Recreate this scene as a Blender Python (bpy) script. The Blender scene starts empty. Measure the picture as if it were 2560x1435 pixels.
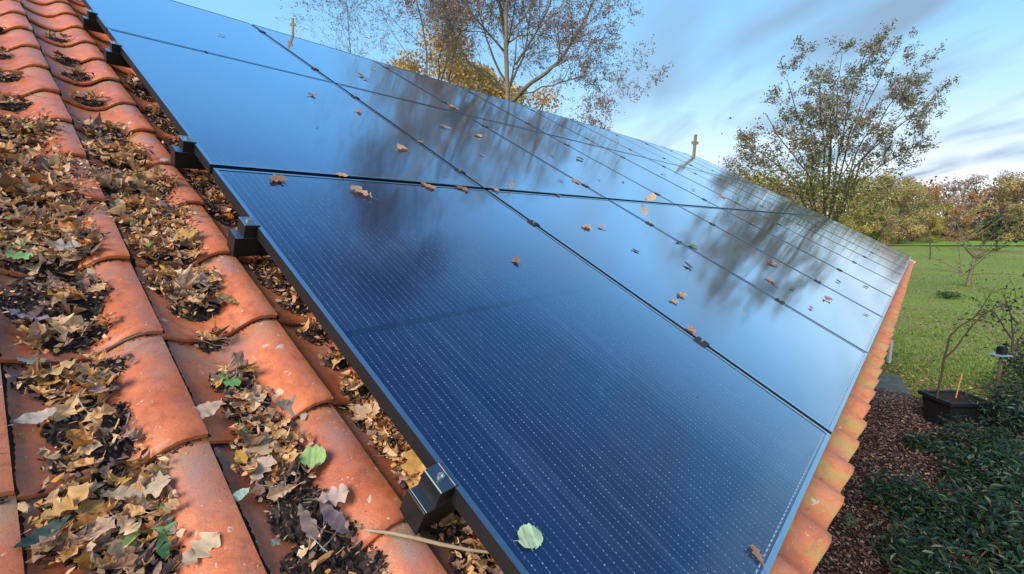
import bpy, math, random
import numpy as np
from mathutils import Vector, Matrix

S = bpy.context.scene
COL = S.collection
R = math.radians
rng = np.random.default_rng(7)

# ------------------------------------------------------------------ camera
CAMZ = 3.3
PITCH = 0.1346
F = 1143.2
cam_d = bpy.data.cameras.new('camera')
cam = bpy.data.objects.new('camera', cam_d)
COL.objects.link(cam)
cam_d.sensor_width = 36.0
cam_d.lens = 36.0 * F / 2560.0
cam_d.clip_start = 0.02
cam_d.clip_end = 3000
cam.location = (0, 0, CAMZ)
cam.rotation_euler = (math.pi / 2 - PITCH, 0, 0)
S.camera = cam

# ------------------------------------------------------------------ world, sun, exposure
SUN_EL, SUN_AZ = R(38), R(215)          # azimuth clockwise from +Y
w = bpy.data.worlds.new("World")
S.world = w
w.use_nodes = True
nt = w.node_tree
for n in list(nt.nodes):
    nt.nodes.remove(n)
def wn(t, **k):
    n = nt.nodes.new(t)
    for a, b in k.items():
        setattr(n, a, b)
    return n
def wl(a, b):
    nt.links.new(a, b)
out = wn('ShaderNodeOutputWorld')
bg = wn('ShaderNodeBackground')
wl(bg.outputs[0], out.inputs[0])
sky = wn('ShaderNodeTexSky', sky_type='NISHITA')
sky.sun_disc = False
sky.sun_elevation = SUN_EL
sky.sun_rotation = SUN_AZ
sky.air_density = 1.0
sky.dust_density = 1.2
sky.ozone_density = 1.4
bg.inputs['Strength'].default_value = 0.075
tc = wn('ShaderNodeTexCoord')
sep = wn('ShaderNodeSeparateXYZ')
wl(tc.outputs['Generated'], sep.inputs[0])
def wmath(op, a, b=None, clamp=False):
    n = wn('ShaderNodeMath', operation=op)
    n.use_clamp = clamp
    for i, v in enumerate((a, b)):
        if v is None:
            continue
        if isinstance(v, (int, float)):
            n.inputs[i].default_value = v
        else:
            wl(v, n.inputs[i])
    return n.outputs[0]
zc = wmath('MAXIMUM', sep.outputs[2], 0.0)
# thin high veil: lifts the lower sky towards pale cyan-white
veil = wn('ShaderNodeValToRGB')
wl(zc, veil.inputs[0])
e = veil.color_ramp.elements
e[0].position = 0.0;  e[0].color = (11.5, 10.4, 9.3, 1)
e[1].position = 1.0;  e[1].color = (0.55, 1.7, 4.4, 1)
for p_, c_ in ((0.10, (6.4, 7.3, 8.4, 1)), (.20, (4.2, 6.4, 8.5, 1)), (0.30, (2.6, 5.4, 8.4, 1)), (0.6, (1.35, 3.9, 7.6, 1))):
    k = veil.color_ramp.elements.new(p_); k.color = c_
mixv = wn('ShaderNodeMixRGB'); mixv.inputs[0].default_value = 0.86
wl(sky.outputs[0], mixv.inputs[1]); wl(veil.outputs[0], mixv.inputs[2])
# streaky grey clouds on a plane overhead
zz = wmath('ADD', zc, 0.16)
cx = wmath('DIVIDE', sep.outputs[0], zz); cy = wmath('DIVIDE', sep.outputs[1], zz)
comb = wn('ShaderNodeCombineXYZ'); wl(cx, comb.inputs[0]); wl(cy, comb.inputs[1])
mp = wn('ShaderNodeMapping'); mp.inputs['Rotation'].default_value = (0, 0, R(-40)); mp.inputs['Scale'].default_value = (1.3, 0.6, 1)
mp.inputs['Location'].default_value = (3.3, 9.9, 0)
wl(comb.outputs[0], mp.inputs[0])
nz = wn('ShaderNodeTexNoise'); nz.inputs['Scale'].default_value = 2.0; nz.inputs['Detail'].default_value = 5; nz.inputs['Roughness'].default_value = 0.45
nz.inputs['Distortion'].default_value = 0.35
wl(mp.outputs[0], nz.inputs['Vector'])
cr = wn('ShaderNodeValToRGB'); wl(nz.outputs[0], cr.inputs[0])
cr.color_ramp.elements[0].position = 0.46; cr.color_ramp.elements[0].color = (0, 0, 0, 1)
cr.color_ramp.elements[1].position = 0.70; cr.color_ramp.elements[1].color = (1, 1, 1, 1)
# clouds mostly over the right half
side = wmath('MULTIPLY_ADD', sep.outputs[0], 1.6); nt.nodes[-1].inputs[2].default_value = 0.25; nt.nodes[-1].use_clamp = True
cf = wmath('MULTIPLY', cr.outputs[0], side); cf = wmath('MULTIPLY', cf, 0.95)
mixc = wn('ShaderNodeMixRGB'); wl(cf, mixc.inputs[0]); wl(mixv.outputs[0], mixc.inputs[1])
mixc.inputs[2].default_value = (2.05, 3.05, 4.3, 1)
wl(mixc.outputs[0], bg.inputs[0])

sd = bpy.data.lights.new('sun', 'SUN')
sd.energy = 2.2
sd.angle = R(30)
sd.color = (1.0, 0.90, 0.76)
sun = bpy.data.objects.new('sun', sd)
COL.objects.link(sun)
sun.rotation_euler = (math.pi / 2 - SUN_EL, 0, math.pi - SUN_AZ)

S.view_settings.view_transform = 'Standard'
S.view_settings.look = 'None'
S.view_settings.exposure = 1.0
S.view_settings.gamma = 1
S.render.resolution_x = 1024
S.render.resolution_y = 574
S.cycles.use_denoising = True
S.cycles.max_bounces = 7
S.cycles.transparent_max_bounces = 6

# ------------------------------------------------------------------ coordinates
C0 = np.array([0, 0, CAMZ])
RT = np.array([1., 0, 0]); UP = np.array([0, math.sin(PITCH), math.cos(PITCH)]); FW = np.array([0, math.cos(PITCH), -math.sin(PITCH)])
E = np.array([0.6672, 0.7448, 0.]); D = np.array([0.6545, -0.5864, -0.4772])
D = D - E * (D @ E); D /= np.linalg.norm(D); E /= np.linalg.norm(E)
N = np.cross(D, E); N /= np.linalg.norm(N)
H = 0.6449                                  # height of the eye above the panels
DH = np.array([D[0], D[1], 0]); DH /= np.linalg.norm(DH)   # horizontal, down-slope

def ray(px, py):
    return RT * (px - 1280) / F - UP * (py - 717.5) / F + FW
def P(u, v, dz=0.):
    return C0 + u * E + v * D + (dz - H) * N
def roof_uv(px, py, dz=0.):
    d = ray(px, py); t = (dz - H) / (d @ N); q = d * t
    return float(q @ E), float(q @ D)
def ground(px, py):
    d = ray(px, py); t = -CAMZ / d[2]; q = C0 + d * t
    return float(q[0]), float(q[1])
def at(px, py, Y):
    d = ray(px, py); q = C0 + d * (Y / d[1]); return q
M_ROOF = Matrix(((E[0], -D[0], N[0]), (E[1], -D[1], N[1]), (E[2], -D[2], N[2])))   # x along eave, y up-slope, z out
def roof_matrix(u, v, dz):
    m = M_ROOF.to_4x4(); m.translation = Vector(P(u, v, dz)); return m

# ------------------------------------------------------------------ object helpers
def link(o, parent=None):
    COL.objects.link(o)
    if parent is not None:
        o.parent = parent
    return o
def empty(name, label=None, cat=None, group=None, matrix=None, loc=None):
    o = bpy.data.objects.new(name, None); COL.objects.link(o)
    o.empty_display_size = 0.2
    if matrix is not None: o.matrix_world = matrix
    if loc is not None: o.location = loc
    return tag(o, label, cat, group)
def tag(o, label=None, cat=None, group=None, kind=None):
    if label: o['label'] = label
    if cat: o['category'] = cat
    if group: o['group'] = group
    if kind: o['kind'] = kind
    return o

class MB:
    """collects vertices, faces and vertex colours, then becomes one mesh"""
    def __init__(s): s.v = []; s.f = []; s.c = []; s.n = 0
    def add(s, v, f, c=(1, 1, 1)):
        v = np.asarray(v, float).reshape(-1, 3)
        s.v.append(v)
        s.f.append((np.asarray(f, int) + s.n))
        c = np.asarray(c, float)
        if c.ndim == 1: c = np.tile(c, (len(v), 1))
        s.c.append(c); s.n += len(v)
    def mesh(s, name, mat, smooth=False):
        V = np.concatenate(s.v); Cc = np.concatenate(s.c)
        loops = []; starts = []; tot = 0
        for f in s.f:
            k = f.shape[1]; loops.append(f.reshape(-1)); starts.append(np.arange(len(f)) * k + tot); tot += f.size
        L = np.concatenate(loops); ST = np.concatenate(starts)
        m = bpy.data.meshes.new(name)
        m.vertices.add(len(V)); m.vertices.foreach_set('co', V.astype(np.float32).ravel())
        m.loops.add(len(L)); m.loops.foreach_set('vertex_index', L.astype(np.int32))
        m.polygons.add(len(ST)); m.polygons.foreach_set('loop_start', ST.astype(np.int32))
        m.update(calc_edges=True); m.validate()
        a = m.color_attributes.new('col', 'FLOAT_COLOR', 'POINT')
        if len(m.vertices) == len(Cc):
            a.data.foreach_set('color', np.hstack([Cc, np.ones((len(Cc), 1))]).astype(np.float32).ravel())
        m.polygons.foreach_set('use_smooth', np.full(len(m.polygons), bool(smooth)))
        if mat is not None: m.materials.append(mat)
        return m
    def build(s, name, mat, parent=None, smooth=False):
        return link(bpy.data.objects.new(name, s.mesh(name, mat, smooth)), parent)

BOXF = np.array([[0, 3, 2, 1], [4, 5, 6, 7], [0, 1, 5, 4], [1, 2, 6, 5], [2, 3, 7, 6], [3, 0, 4, 7]])
def box(mb, x0, x1, y0, y1, z0, z1, c=(1, 1, 1), M=None):
    v = np.array([[x0, y0, z0], [x1, y0, z0], [x1, y1, z0], [x0, y1, z0], [x0, y0, z1], [x1, y0, z1], [x1, y1, z1], [x0, y1, z1]], float)
    if M is not None: v = v @ M[0].T + M[1]
    mb.add(v, BOXF, c)
def cham_box(mb, x0, x1, y0, y1, z0, z1, ch, c=(1, 1, 1), M=None):
    """box whose upper edges are chamfered"""
    v = []
    for (z, i) in ((z0, 0), (z1 - ch, 0), (z1, ch)):
        v += [[x0 + i, y0 + i, z], [x1 - i, y0 + i, z], [x1 - i, y1 - i, z], [x0 + i, y1 - i, z]]
    v = np.array(v, float)
    if M is not None: v = v @ M[0].T + M[1]
    f = [[0, 3, 2, 1], [8, 9, 10, 11]]
    for b in (0, 4):
        for k in range(4):
            f.append([b + k, b + (k + 1) % 4, b + 4 + (k + 1) % 4, b + 4 + k])
    mb.add(v, f, c)
def frames(pts):
    T = np.gradient(pts, axis=0); T /= np.linalg.norm(T, axis=1)[:, None] + 1e-9
    a = np.array([0., 0, 1]) if abs(T[0][2]) < 0.9 else np.array([1., 0, 0])
    A = np.cross(T, a); A /= np.linalg.norm(A, axis=1)[:, None] + 1e-9
    return T, A, np.cross(T, A)
def tube(mb, pts, rad, ns=6, c=(1, 1, 1)):
    pts = np.asarray(pts, float); n = len(pts); rad = np.broadcast_to(rad, (n,))
    _, A, B = frames(pts)
    an = np.arange(ns) * 2 * math.pi / ns
    v = pts[:, None, :] + rad[:, None, None] * (np.cos(an)[None, :, None] * A[:, None, :] + np.sin(an)[None, :, None] * B[:, None, :])
    f = []
    for i in range(n - 1):
        for k in range(ns):
            f.append([i * ns + k, i * ns + (k + 1) % ns, (i + 1) * ns + (k + 1) % ns, (i + 1) * ns + k])
    mb.add(v.reshape(-1, 3), f, c)
    if ns >= 4:
        for i in (0, n - 1):
            ring = v[i]; cen = pts[i]
            mb.add(np.vstack([ring, cen]), [[k, (k + 1) % ns, ns] for k in range(ns)], c)

# ------------------------------------------------------------------ materials
def mat(name, base=(0.5, 0.5, 0.5), rough=0.6, spec=0.5, metal=0.0):
    m = bpy.data.materials.new(name); m.use_nodes = True
    b = m.node_tree.nodes['Principled BSDF']
    b.inputs['Base Color'].default_value = (*base, 1); b.inputs['Roughness'].default_value = rough
    b.inputs['Specular IOR Level'].default_value = spec; b.inputs['Metallic'].default_value = metal
    return m, m.node_tree, b
class NT:
    def __init__(s, t): s.t = t
    def n(s, ty, inp=None, **k):
        x = s.t.nodes.new(ty)
        for a, b in k.items(): setattr(x, a, b)
        for a, b in (inp or {}).items():
            if hasattr(b, 'is_output') or isinstance(b, bpy.types.NodeSocket): s.t.links.new(b, x.inputs[a])
            else: x.inputs[a].default_value = b
        return x
    def math(s, op, a, b=0.0, c=0.0, clamp=False):
        x = s.n('ShaderNodeMath', {0: a, 1: b, 2: c}, operation=op); x.use_clamp = clamp; return x.outputs[0]
    def noise(s, vec, scale, detail=4, rough=.5, out=0, dist=0.):
        return s.n('ShaderNodeTexNoise', {'Vector': vec, 'Scale': scale, 'Detail': detail, 'Roughness': rough, 'Distortion': dist}).outputs[out]
    def ramp(s, fac, stops):
        x = s.n('ShaderNodeValToRGB', {0: fac}); r = x.color_ramp
        r.elements[0].position, r.elements[0].color = stops[0][0], (*stops[0][1], 1)
        r.elements[1].position, r.elements[1].color = stops[-1][0], (*stops[-1][1], 1)
        for p, c in stops[1:-1]:
            q = r.elements.new(p); q.color = (*c, 1)
        return x.outputs[0]
    def mix(s, f, a, b, mode='MIX'):
        x = s.n('ShaderNodeMixRGB', {0: f, 1: a if not isinstance(a, tuple) else (*a, 1), 2: b if not isinstance(b, tuple) else (*b, 1)}, blend_type=mode)
        return x.outputs[0]
    def bump(s, h, strength, dist, b):
        x = s.n('ShaderNodeBump', {'Height': h, 'Strength': strength, 'Distance': dist}); s.t.links.new(x.outputs[0], b.inputs['Normal'])
    def coord(s, o='Object'): return s.n('ShaderNodeTexCoord').outputs[o]
    def set(s, b, name, v): s.t.links.new(v, b.inputs[name])

def attr_mat(name, rough=0.7, spec=0.3, nscale=60, var=0.35, trans=0.0):
    """colour from the vertex attribute, broken up by noise"""
    m, t, b = mat(name, rough=rough, spec=spec); q = NT(t)
    a = q.n('ShaderNodeAttribute', attribute_name='col').outputs['Color']
    nn = q.noise(q.coord(), nscale, 4, .6)
    f = q.math('MULTIPLY_ADD', nn, var * 2.2, 1 - var * 1.1)
    cb = q.n('ShaderNodeCombineXYZ', {0: f, 1: f, 2: f}).outputs[0]
    c = q.mix(1.0, a, cb, 'MULTIPLY')
    q.set(b, 'Base Color', c)
    if trans:
        tr = q.n('ShaderNodeBsdfTranslucent', {'Color': c}).outputs[0]
        ms = q.n('ShaderNodeMixShader', {0: trans, 1: b.outputs[0], 2: tr}).outputs[0]
        o = t.nodes['Material Output']; t.links.new(ms, o.inputs[0])
    return m
M_leaf = attr_mat('dry_leaf', .6, .35, 90, .35, .12)
M_foliage = attr_mat('foliage', .55, .35, 1.2, .3, .25)
M_gloss = attr_mat('glossy_foliage', .42, .4, 9, .3, .1)
M_bark = attr_mat('bark', .85, .2, 14, .45)
M_dirt = attr_mat('humus', .9, .2, 160, .5)
M_wood = attr_mat('weathered_wood', .8, .25, 40, .35)

def layered(q, t, b, stops, rough, tint, normal=None):
    """reflection layer over the base, stronger at glancing angles (coated glass, sky sheen on metal tops)"""
    lw = q.n('ShaderNodeLayerWeight', {'Blend': .5}).outputs['Facing']
    f = q.ramp(lw, [(a_, (v_, v_, v_)) for a_, v_ in stops])
    gl = q.n('ShaderNodeBsdfGlossy', {'Color': (*tint, 1), 'Roughness': rough})
    if b.inputs['Normal'].links: t.links.new(b.inputs['Normal'].links[0].from_socket, gl.inputs['Normal'])
    ms = q.n('ShaderNodeMixShader', {0: f, 1: b.outputs[0], 2: gl.outputs[0]})
    t.links.new(ms.outputs[0], t.nodes['Material Output'].inputs[0])
# clay roof tiles
M_tile, t, b = mat('clay_tile', rough=.5, spec=.4); q = NT(t)
co = q.coord()
a = q.n('ShaderNodeAttribute', attribute_name='col').outputs['Color']
sp = q.n('ShaderNodeSeparateColor', {0: a})
n1 = q.noise(co, 7, 5, .6); n2 = q.noise(co, 42, 6, .65); n3 = q.noise(co, 300, 3, .6)
base = q.ramp(n1, [(.25, (.46, .110, .042)), (.45, (.59, .152, .055)), (.62, (.67, .192, .070)), (.8, (.72, .235, .10))])
tint = q.ramp(sp.outputs[0], [(0, (.80, .74, .74)), (.5, (1, 1, 1)), (1, (1.10, 1.06, .98))])
base = q.mix(1., base, tint, 'MULTIPLY')
mott = q.ramp(n2, [(.35, (.74, .70, .70)), (.5, (1, 1, 1)), (.72, (1.12, 1.13, 1.15))])
base = q.mix(.8, base, mott, 'MULTIPLY')
# grey bloom of dust on the sheltered upper part of each tile (green channel), broken up
gf = q.math('MULTIPLY', sp.outputs[1], q.ramp(q.noise(co, 11, 5, .6), [(.38, (0, 0, 0)), (.62, (1, 1, 1))]))
base = q.mix(gf, base, (.36, .22, .19))
# algae (blue channel)
af = q.math('MULTIPLY', sp.outputs[2], q.ramp(q.noise(co, 9, 5, .65), [(.40, (0, 0, 0)), (.60, (1, 1, 1))]))
base = q.mix(af, base, (.36, .31, .10))
# damp dark stains
st = q.ramp(q.noise(co, 5.2, 6, .7, dist=.6), [(.60, (0, 0, 0)), (.68, (1, 1, 1))])
base = q.mix(q.math('MULTIPLY', st, .5), base, (.20, .055, .035))
# lichen: round pale discs with ragged edge
wv = q.mix(.035, co, q.noise(co, 70, 3, .6, out=1), 'ADD')
vo = q.n('ShaderNodeTexVoronoi', {'Vector': wv, 'Scale': 26., 'Randomness': 1.}, feature='F1')
vd = q.n('ShaderNodeSeparateColor', {0: vo.outputs['Color']})
rr = q.math('MULTIPLY', q.math('GREATER_THAN', vd.outputs[0], .74), q.math('MULTIPLY_ADD', vd.outputs[1], .22, .05))
li = q.math('LESS_THAN', vo.outputs['Distance'], rr)
vo2 = q.n('ShaderNodeTexVoronoi', {'Vector': wv, 'Scale': 95., 'Randomness': 1.}, feature='F1')
vd2 = q.n('ShaderNodeSeparateColor', {0: vo2.outputs['Color']})
li2 = q.math('MULTIPLY', q.math('GREATER_THAN', vd2.outputs[0], .87), q.math('LESS_THAN', vo2.outputs['Distance'], .2))
lf = q.math('MAXIMUM', li, li2)
lf = q.math('MULTIPLY', lf, q.ramp(q.noise(co, 260, 3, .6), [(.35, (.25, .25, .25)), (.55, (.9, .9, .9))]))
base = q.mix(lf, base, (.52, .54, .40))
pore = q.ramp(q.noise(co, 420, 3, .7), [(.30, (.35, .32, .32)), (.42, (1, 1, 1)), (.66, (1, 1, 1)), (.78, (1.3, 1.3, 1.3))])
base = q.mix(.75, base, pore, 'MULTIPLY')
grime = q.ramp(q.noise(q.n('ShaderNodeMapping', {'Vector': co, 'Scale': (1, 1, 1), 'Location': (3, 1, 2)}).outputs[0], 19, 7, .72, dist=.8), [(.56, (0, 0, 0)), (.66, (1, 1, 1))])
base = q.mix(q.math('MULTIPLY', grime, .28), base, (.16, .08, .055))
q.set(b, 'Base Color', base)
q.set(b, 'Roughness', q.math('MULTIPLY_ADD', n2, .35, .24))
q.bump(q.math('ADD', q.math('MULTIPLY', n3, .35), n2), .35, .004, b)

# panel glass with cells, busbar solder dots
M_glass, t, b = mat('solar_glass', (.006, .018, .07), .06, .5); q = NT(t)
b.inputs['IOR'].default_value = 1.5
co = q.coord(); s3 = q.n('ShaderNodeSeparateXYZ', {0: co})
X, Y = s3.outputs[0], s3.outputs[1]
def pp(x, period, width):
    f = q.math('FRACT', q.math('DIVIDE', x, period)); d_ = q.math('ABSOLUTE', q.math('SUBTRACT', f, .5))
    return q.math('LESS_THAN', d_, width / period / 2)
line = pp(X, .0188, .0016)
dot = q.math('MULTIPLY', pp(X, .0188, .0022), pp(Y, .0078, .0024))
wire = q.math('MULTIPLY', line, .075)
rnd = q.n('ShaderNodeTexWhiteNoise', {0: q.n('ShaderNodeCombineXYZ', {0: q.math('FLOOR', q.math('DIVIDE', X, .0188)), 1: q.math('FLOOR', q.math('DIVIDE', Y, .0078))}).outputs[0]}, noise_dimensions='3D').outputs[0]
df = q.math('MULTIPLY', dot, q.math('MULTIPLY_ADD', q.math('POWER', rnd, 3.), .34, .08))
cellx = pp(q.math('ADD', X, .094), .188, .003); celly = pp(Y, .0945, .0018)
cellg = q.math('MAXIMUM', cellx, celly)
mid = q.math('LESS_THAN', q.math('ABSOLUTE', Y), .011)
cc = q.mix(q.math('MULTIPLY', cellg, .5), (.0055, .017, .066), (.010, .017, .04))
cc = q.mix(q.math('MULTIPLY', q.noise(co, 3.0, 3, .5), .5), cc, (.004, .017, .072))
cc = q.mix(wire, cc, (.30, .42, .62))
cc = q.mix(df, cc, (.62, .78, .95))
cc = q.mix(mid, cc, (.004, .012, .045))
# dusty smears
sm = q.ramp(q.noise(co, 2.6, 6, .62, dist=1.2), [(.60, (0, 0, 0)), (.80, (1, 1, 1))])
cc = q.mix(q.math('MULTIPLY', sm, .14), cc, (.12, .30, .62))
sp_ = q.ramp(q.noise(co, 55, 3, .6), [(.66, (0, 0, 0)), (.76, (1, 1, 1))])
cc = q.mix(q.math('MULTIPLY', sp_, .16), cc, (.22, .32, .45))
runs = q.noise(q.n('ShaderNodeMapping', {'Vector': co, 'Scale': (26, 1.6, 1)}).outputs[0], 1.0, 4, .6)
cc = q.mix(q.math('MULTIPLY', q.ramp(runs, [(.52, (0, 0, 0)), (.72, (1, 1, 1))]), .07), cc, (.20, .34, .52))
edge = q.math('MULTIPLY', q.ramp(q.math('MULTIPLY_ADD', Y, -1.25, 0), [(.93, (0, 0, 0)), (1.06, (1, 1, 1))]), q.noise(co, 14, 4, .6))
cc = q.mix(q.math('MULTIPLY', edge, .35), cc, (.14, .17, .16))
q.set(b, 'Base Color', cc)
q.set(b, 'Roughness', q.math('MULTIPLY_ADD', q.noise(co, 5, 4, .6), .05, .045))
mpn = q.n('ShaderNodeMapping', {'Vector': co, 'Scale': (1.1, .5, 1)}).outputs[0]
q.bump(q.noise(mpn, 1.6, 2, .5), .06, .02, b)

b_glass_done = layered(NT(M_glass.node_tree), M_glass.node_tree, M_glass.node_tree.nodes['Principled BSDF'],
        [(0, .045), (.35, .075), (.5, .16), (.62, .42), (.74, .76), (.88, .93), (1, 1)], .085, (.86, .94, 1.))
M_glass.node_tree.nodes['Principled BSDF'].inputs['Specular IOR Level'].default_value = 0.
M_frame, t, b = mat('black_anodised', (.014, .014, .016), .5, .35)
q = NT(t); q.bump(q.noise(q.coord(), 220, 3, .5), .1, .0005, b)
M_ftop, t, b = mat('anodised_sky_sheen', (.014, .018, .026), .4, .3)  # skylit copy of the black frame metal, reflection strengthened for top faces
q = NT(t); q.bump(q.noise(q.coord(), 90, 3, .5), .1, .0004, b)
layered(q, t, b, [(0, .10), (.25, .28), (.4, .50), (.65, .66), (.85, .85), (1, .95)], .22, (.80, .92, 1.))
def sky_sheen_top(me, top):  # upward faces take the skylit copy, the rest stay matt black
    me.materials.append(top)
    me.polygons.foreach_set('material_index', [1 if p_.normal.z > .6 else 0 for p_ in me.polygons])
    return me
M_rail, t, b = mat('black_rail', (.012, .012, .014), .5, .35)
q = NT(t); q.bump(q.noise(q.coord(), 120, 3, .5), .15, .0006, b)
M_rtop, t, b = mat('rail_sky_sheen', (.012, .016, .024), .4, .3); q = NT(t)  # skylit copy of the black rail metal
layered(q, t, b, [(0, .05), (.25, .12), (.4, .20), (.65, .42), (.85, .7), (1, .9)], .42, (.70, .88, 1.))
M_steel, _, _ = mat('steel_bolt', (.55, .53, .48), .35, .5, .9)
M_edge, _, _ = mat('cut_aluminium', (.34, .38, .44), .45, .5, .3)

# ------------------------------------------------------------------ leaves
SHAPES = {}
def leaf_shape(kind, n=11):
    t_ = np.linspace(0, 1, n)
    if kind == 'oak':
        env = np.interp(t_, [0, .08, .25, .5, .72, .9, 1], [.02, .05, .15, .25, .29, .20, .03])
        lob = 1 + .34 * np.cos(2 * np.pi * (t_ * 3.6 + .12)) * (t_ > .10) * (t_ < .97)
        w_ = env * lob
    elif kind == 'lance': w_ = np.sin(np.pi * t_ ** .9) ** .9 * .17 + .005
    elif kind == 'round': w_ = np.sqrt(np.clip(1 - (2 * t_ - 1) ** 2, 0, 1)) * .42 + .01
    elif kind == 'oval': w_ = np.sin(np.pi * t_ ** .95) ** .75 * .28 + .004
    return t_, w_
def leaf_geo(kind, L, curl, fold, twist=0., n=11, jit=.09, r=rng):
    t_, w_ = leaf_shape(kind, n)
    wl_ = w_ * (1 + r.normal(0, jit, n)); wr_ = w_ * (1 + r.normal(0, jit, n))
    z = curl * (t_ - .5) ** 2 * 1.6
    side = r.normal(0, .03, n).cumsum() * .3
    wob = r.normal(0, .035, (2, n))
    mid_ = np.stack([side, t_ - .5, z], 1)
    ls = np.stack([side - wl_ * math.cos(fold), t_ - .5 + .06 * (kind == 'oak'), z + wl_ * math.sin(fold) + wob[0] + twist * (t_ - .5) * w_], 1)
    rs = np.stack([side + wr_ * math.cos(fold), t_ - .5 + .06 * (kind == 'oak'), z + wr_ * math.sin(fold) + wob[1] - twist * (t_ - .5) * w_], 1)
    v = np.concatenate([ls, mid_, rs]) * L
    f = [[i, i + 1, n + i + 1, n + i] for i in range(n - 1)] + [[n + i, n + i + 1, 2 * n + i + 1, 2 * n + i] for i in range(n - 1)]
    # stalk
    k = len(v); st_ = np.array([[-.012, -.5, 0], [.012, -.5, 0], [.010, -.72, .05], [-.010, -.72, .05]]) * L
    v = np.vstack([v, st_]); f.append([k, k + 1, k + 2, k + 3])
    return v, np.array(f)
def rot_to(normal, spin):
    n_ = normal / np.linalg.norm(normal)
    a_ = np.cross(n_, [0.3, 0.9, 0.1]); a_ /= np.linalg.norm(a_); b_ = np.cross(n_, a_)
    c_, s_ = math.cos(spin), math.sin(spin)
    return np.stack([c_ * a_ + s_ * b_, -s_ * a_ + c_ * b_, n_], 1)
TAN = [(.64, .37, .19), (.58, .32, .15), (.66, .42, .25), (.54, .26, .10), (.58, .38, .28), (.68, .48, .34), (.50, .31, .20)]
ORG = [(.58, .25, .05), (.52, .19, .045), (.60, .33, .07)]
BRN = [(.17, .085, .05), (.23, .12, .07), (.12, .06, .04), (.30, .17, .11), (.20, .12, .10)]
DRK = [(.035, .022, .018), (.055, .035, .028), (.022, .016, .014)]
GRN = [(.20, .33, .07), (.10, .19, .05), (.30, .42, .18)]
def pick(l, r=rng): return np.array(l[int(r.integers(len(l)))]) * r.uniform(.85, 1.12)
TAN = [(c[0] * 1.2, c[1] * 1.12, c[2] * .92) for c in TAN]; BRN = [tuple(x * 1.45 for x in c) for c in BRN]

# ------------------------------------------------------------------ the roof surface
TW, TL = .226, .2985
U0, V0 = .198, .283                 # one side joint, the eave edge
PT = np.array([0, .10, .22, .36, .48, .60, .70, .78, .86, .94, 1.0, 1.035])
PH = np.array([.029, .022, .009, .001, .000, .009, .026, .0385, .0455, .0462, .0440, .0415])
BASE = -.150
def prof(t_): return np.interp(t_, PT, PH)
def roof_h(u, v):
    """height of the tile surface (relative to the panel plane)"""
    t_ = np.mod((np.asarray(u) - U0) / TW, 1.0); s_ = 1 - np.mod((V0 - np.asarray(v)) / TL, 1.0)
    return BASE + prof(t_) + .017 * s_
hb = empty('garden_building', 'low building under an orange pantile roof carrying the solar panels', 'building', loc=(0, 0, 0))
UA, UB, VT = -1.85, 13.2, -5.15
tiles = MB()
k0, k1 = int(math.floor((UA - U0) / TW)), int(math.ceil((UB - U0) / TW))
trng = np.random.default_rng(3)
for k in range(k0, k1):
    for j in range(0, 19):
        vb = V0 - j * TL; vt = vb - TL - .03
        ub = U0 + k * TW
        near = ub < 1.3 or j == 0
        tt = PT if near else PT[[0, 2, 4, 6, 8, 10, 11]]
        nv = 7 if near else 3
        sr = list(np.linspace(-.1, .955, nv)) + [.985, 1.0, 1.003, .985]
        dr = [0] * nv + [-.0006, -.0040, -.0110, -.0165]
        tc_ = trng.uniform(); tilt = trng.normal(0, .0012); off = trng.normal(0, .0008); sh = trng.normal(0, .0022); skew = trng.normal(0, .0025)
        V, Cc = [], []
        for s_, d_ in zip(sr, dr):
            v_ = vb - (1 - s_) * TL + sh
            for i, t_ in enumerate(tt):
                u_ = ub + t_ * TW + skew * (s_ - .5)
                h_ = BASE + prof(t_) + .017 * s_ + d_ + off + tilt * (t_ - .5) * 2
                hh = math.exp(-((s_ - 1) / .10) ** 2) * .0022 * (d_ == 0)          # slight swell of the nose
                V.append(P(u_, v_, h_ + hh))
                bloom = max(0, 1 - s_ * 2.1) * .75 * (1 if t_ > .0 else 0) + .55 * math.exp(-((t_ - .30) / .20) ** 2) * (1.1 - .7 * s_) + (.4 if .93 > t_ > .80 and s_ < .6 else 0) + .35 * math.exp(-((t_ - .95) / .08) ** 2)
                alg = (0.85 * math.exp(-((t_ - .66) / .16) ** 2) if j == 0 and u_ > .8 else .28 * math.exp(-((s_ - .05) / .12) ** 2))
                Cc.append((tc_, min(1, bloom), alg))
                if j == 0 and u_ > .8: Cc[-1] = (.5 + tc_ * .5, .25, alg)
        m_ = len(tt); nr = len(sr)
        f = [[r_ * m_ + i, r_ * m_ + i + 1, (r_ + 1) * m_ + i + 1, (r_ + 1) * m_ + i] for r_ in range(nr - 1) for i in range(m_ - 1)]
        tiles.add(V, np.array(f)[:, ::-1], Cc)
        # right hand lap edge, dropping onto the next tile
        ed = []
        for s_ in (0, .5, 1.0):
            v_ = vb - (1 - s_) * TL + sh; u_ = ub + PT[-1] * TW + skew * (s_ - .5)
            h_ = BASE + PH[-1] + .017 * s_ + off + tilt
            ed += [P(u_, v_, h_), P(u_ - .002, v_, h_ - .015)]
        tiles.add(ed, [[0, 1, 3, 2], [2, 3, 5, 4]], (tc_, 0, .3))
to = tiles.build('roof', M_tile, hb, smooth=True)
to.data.set_sharp_from_angle(angle=R(42))
to['label'] = 'orange clay pantile roof slope with wavy tile edges'
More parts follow.
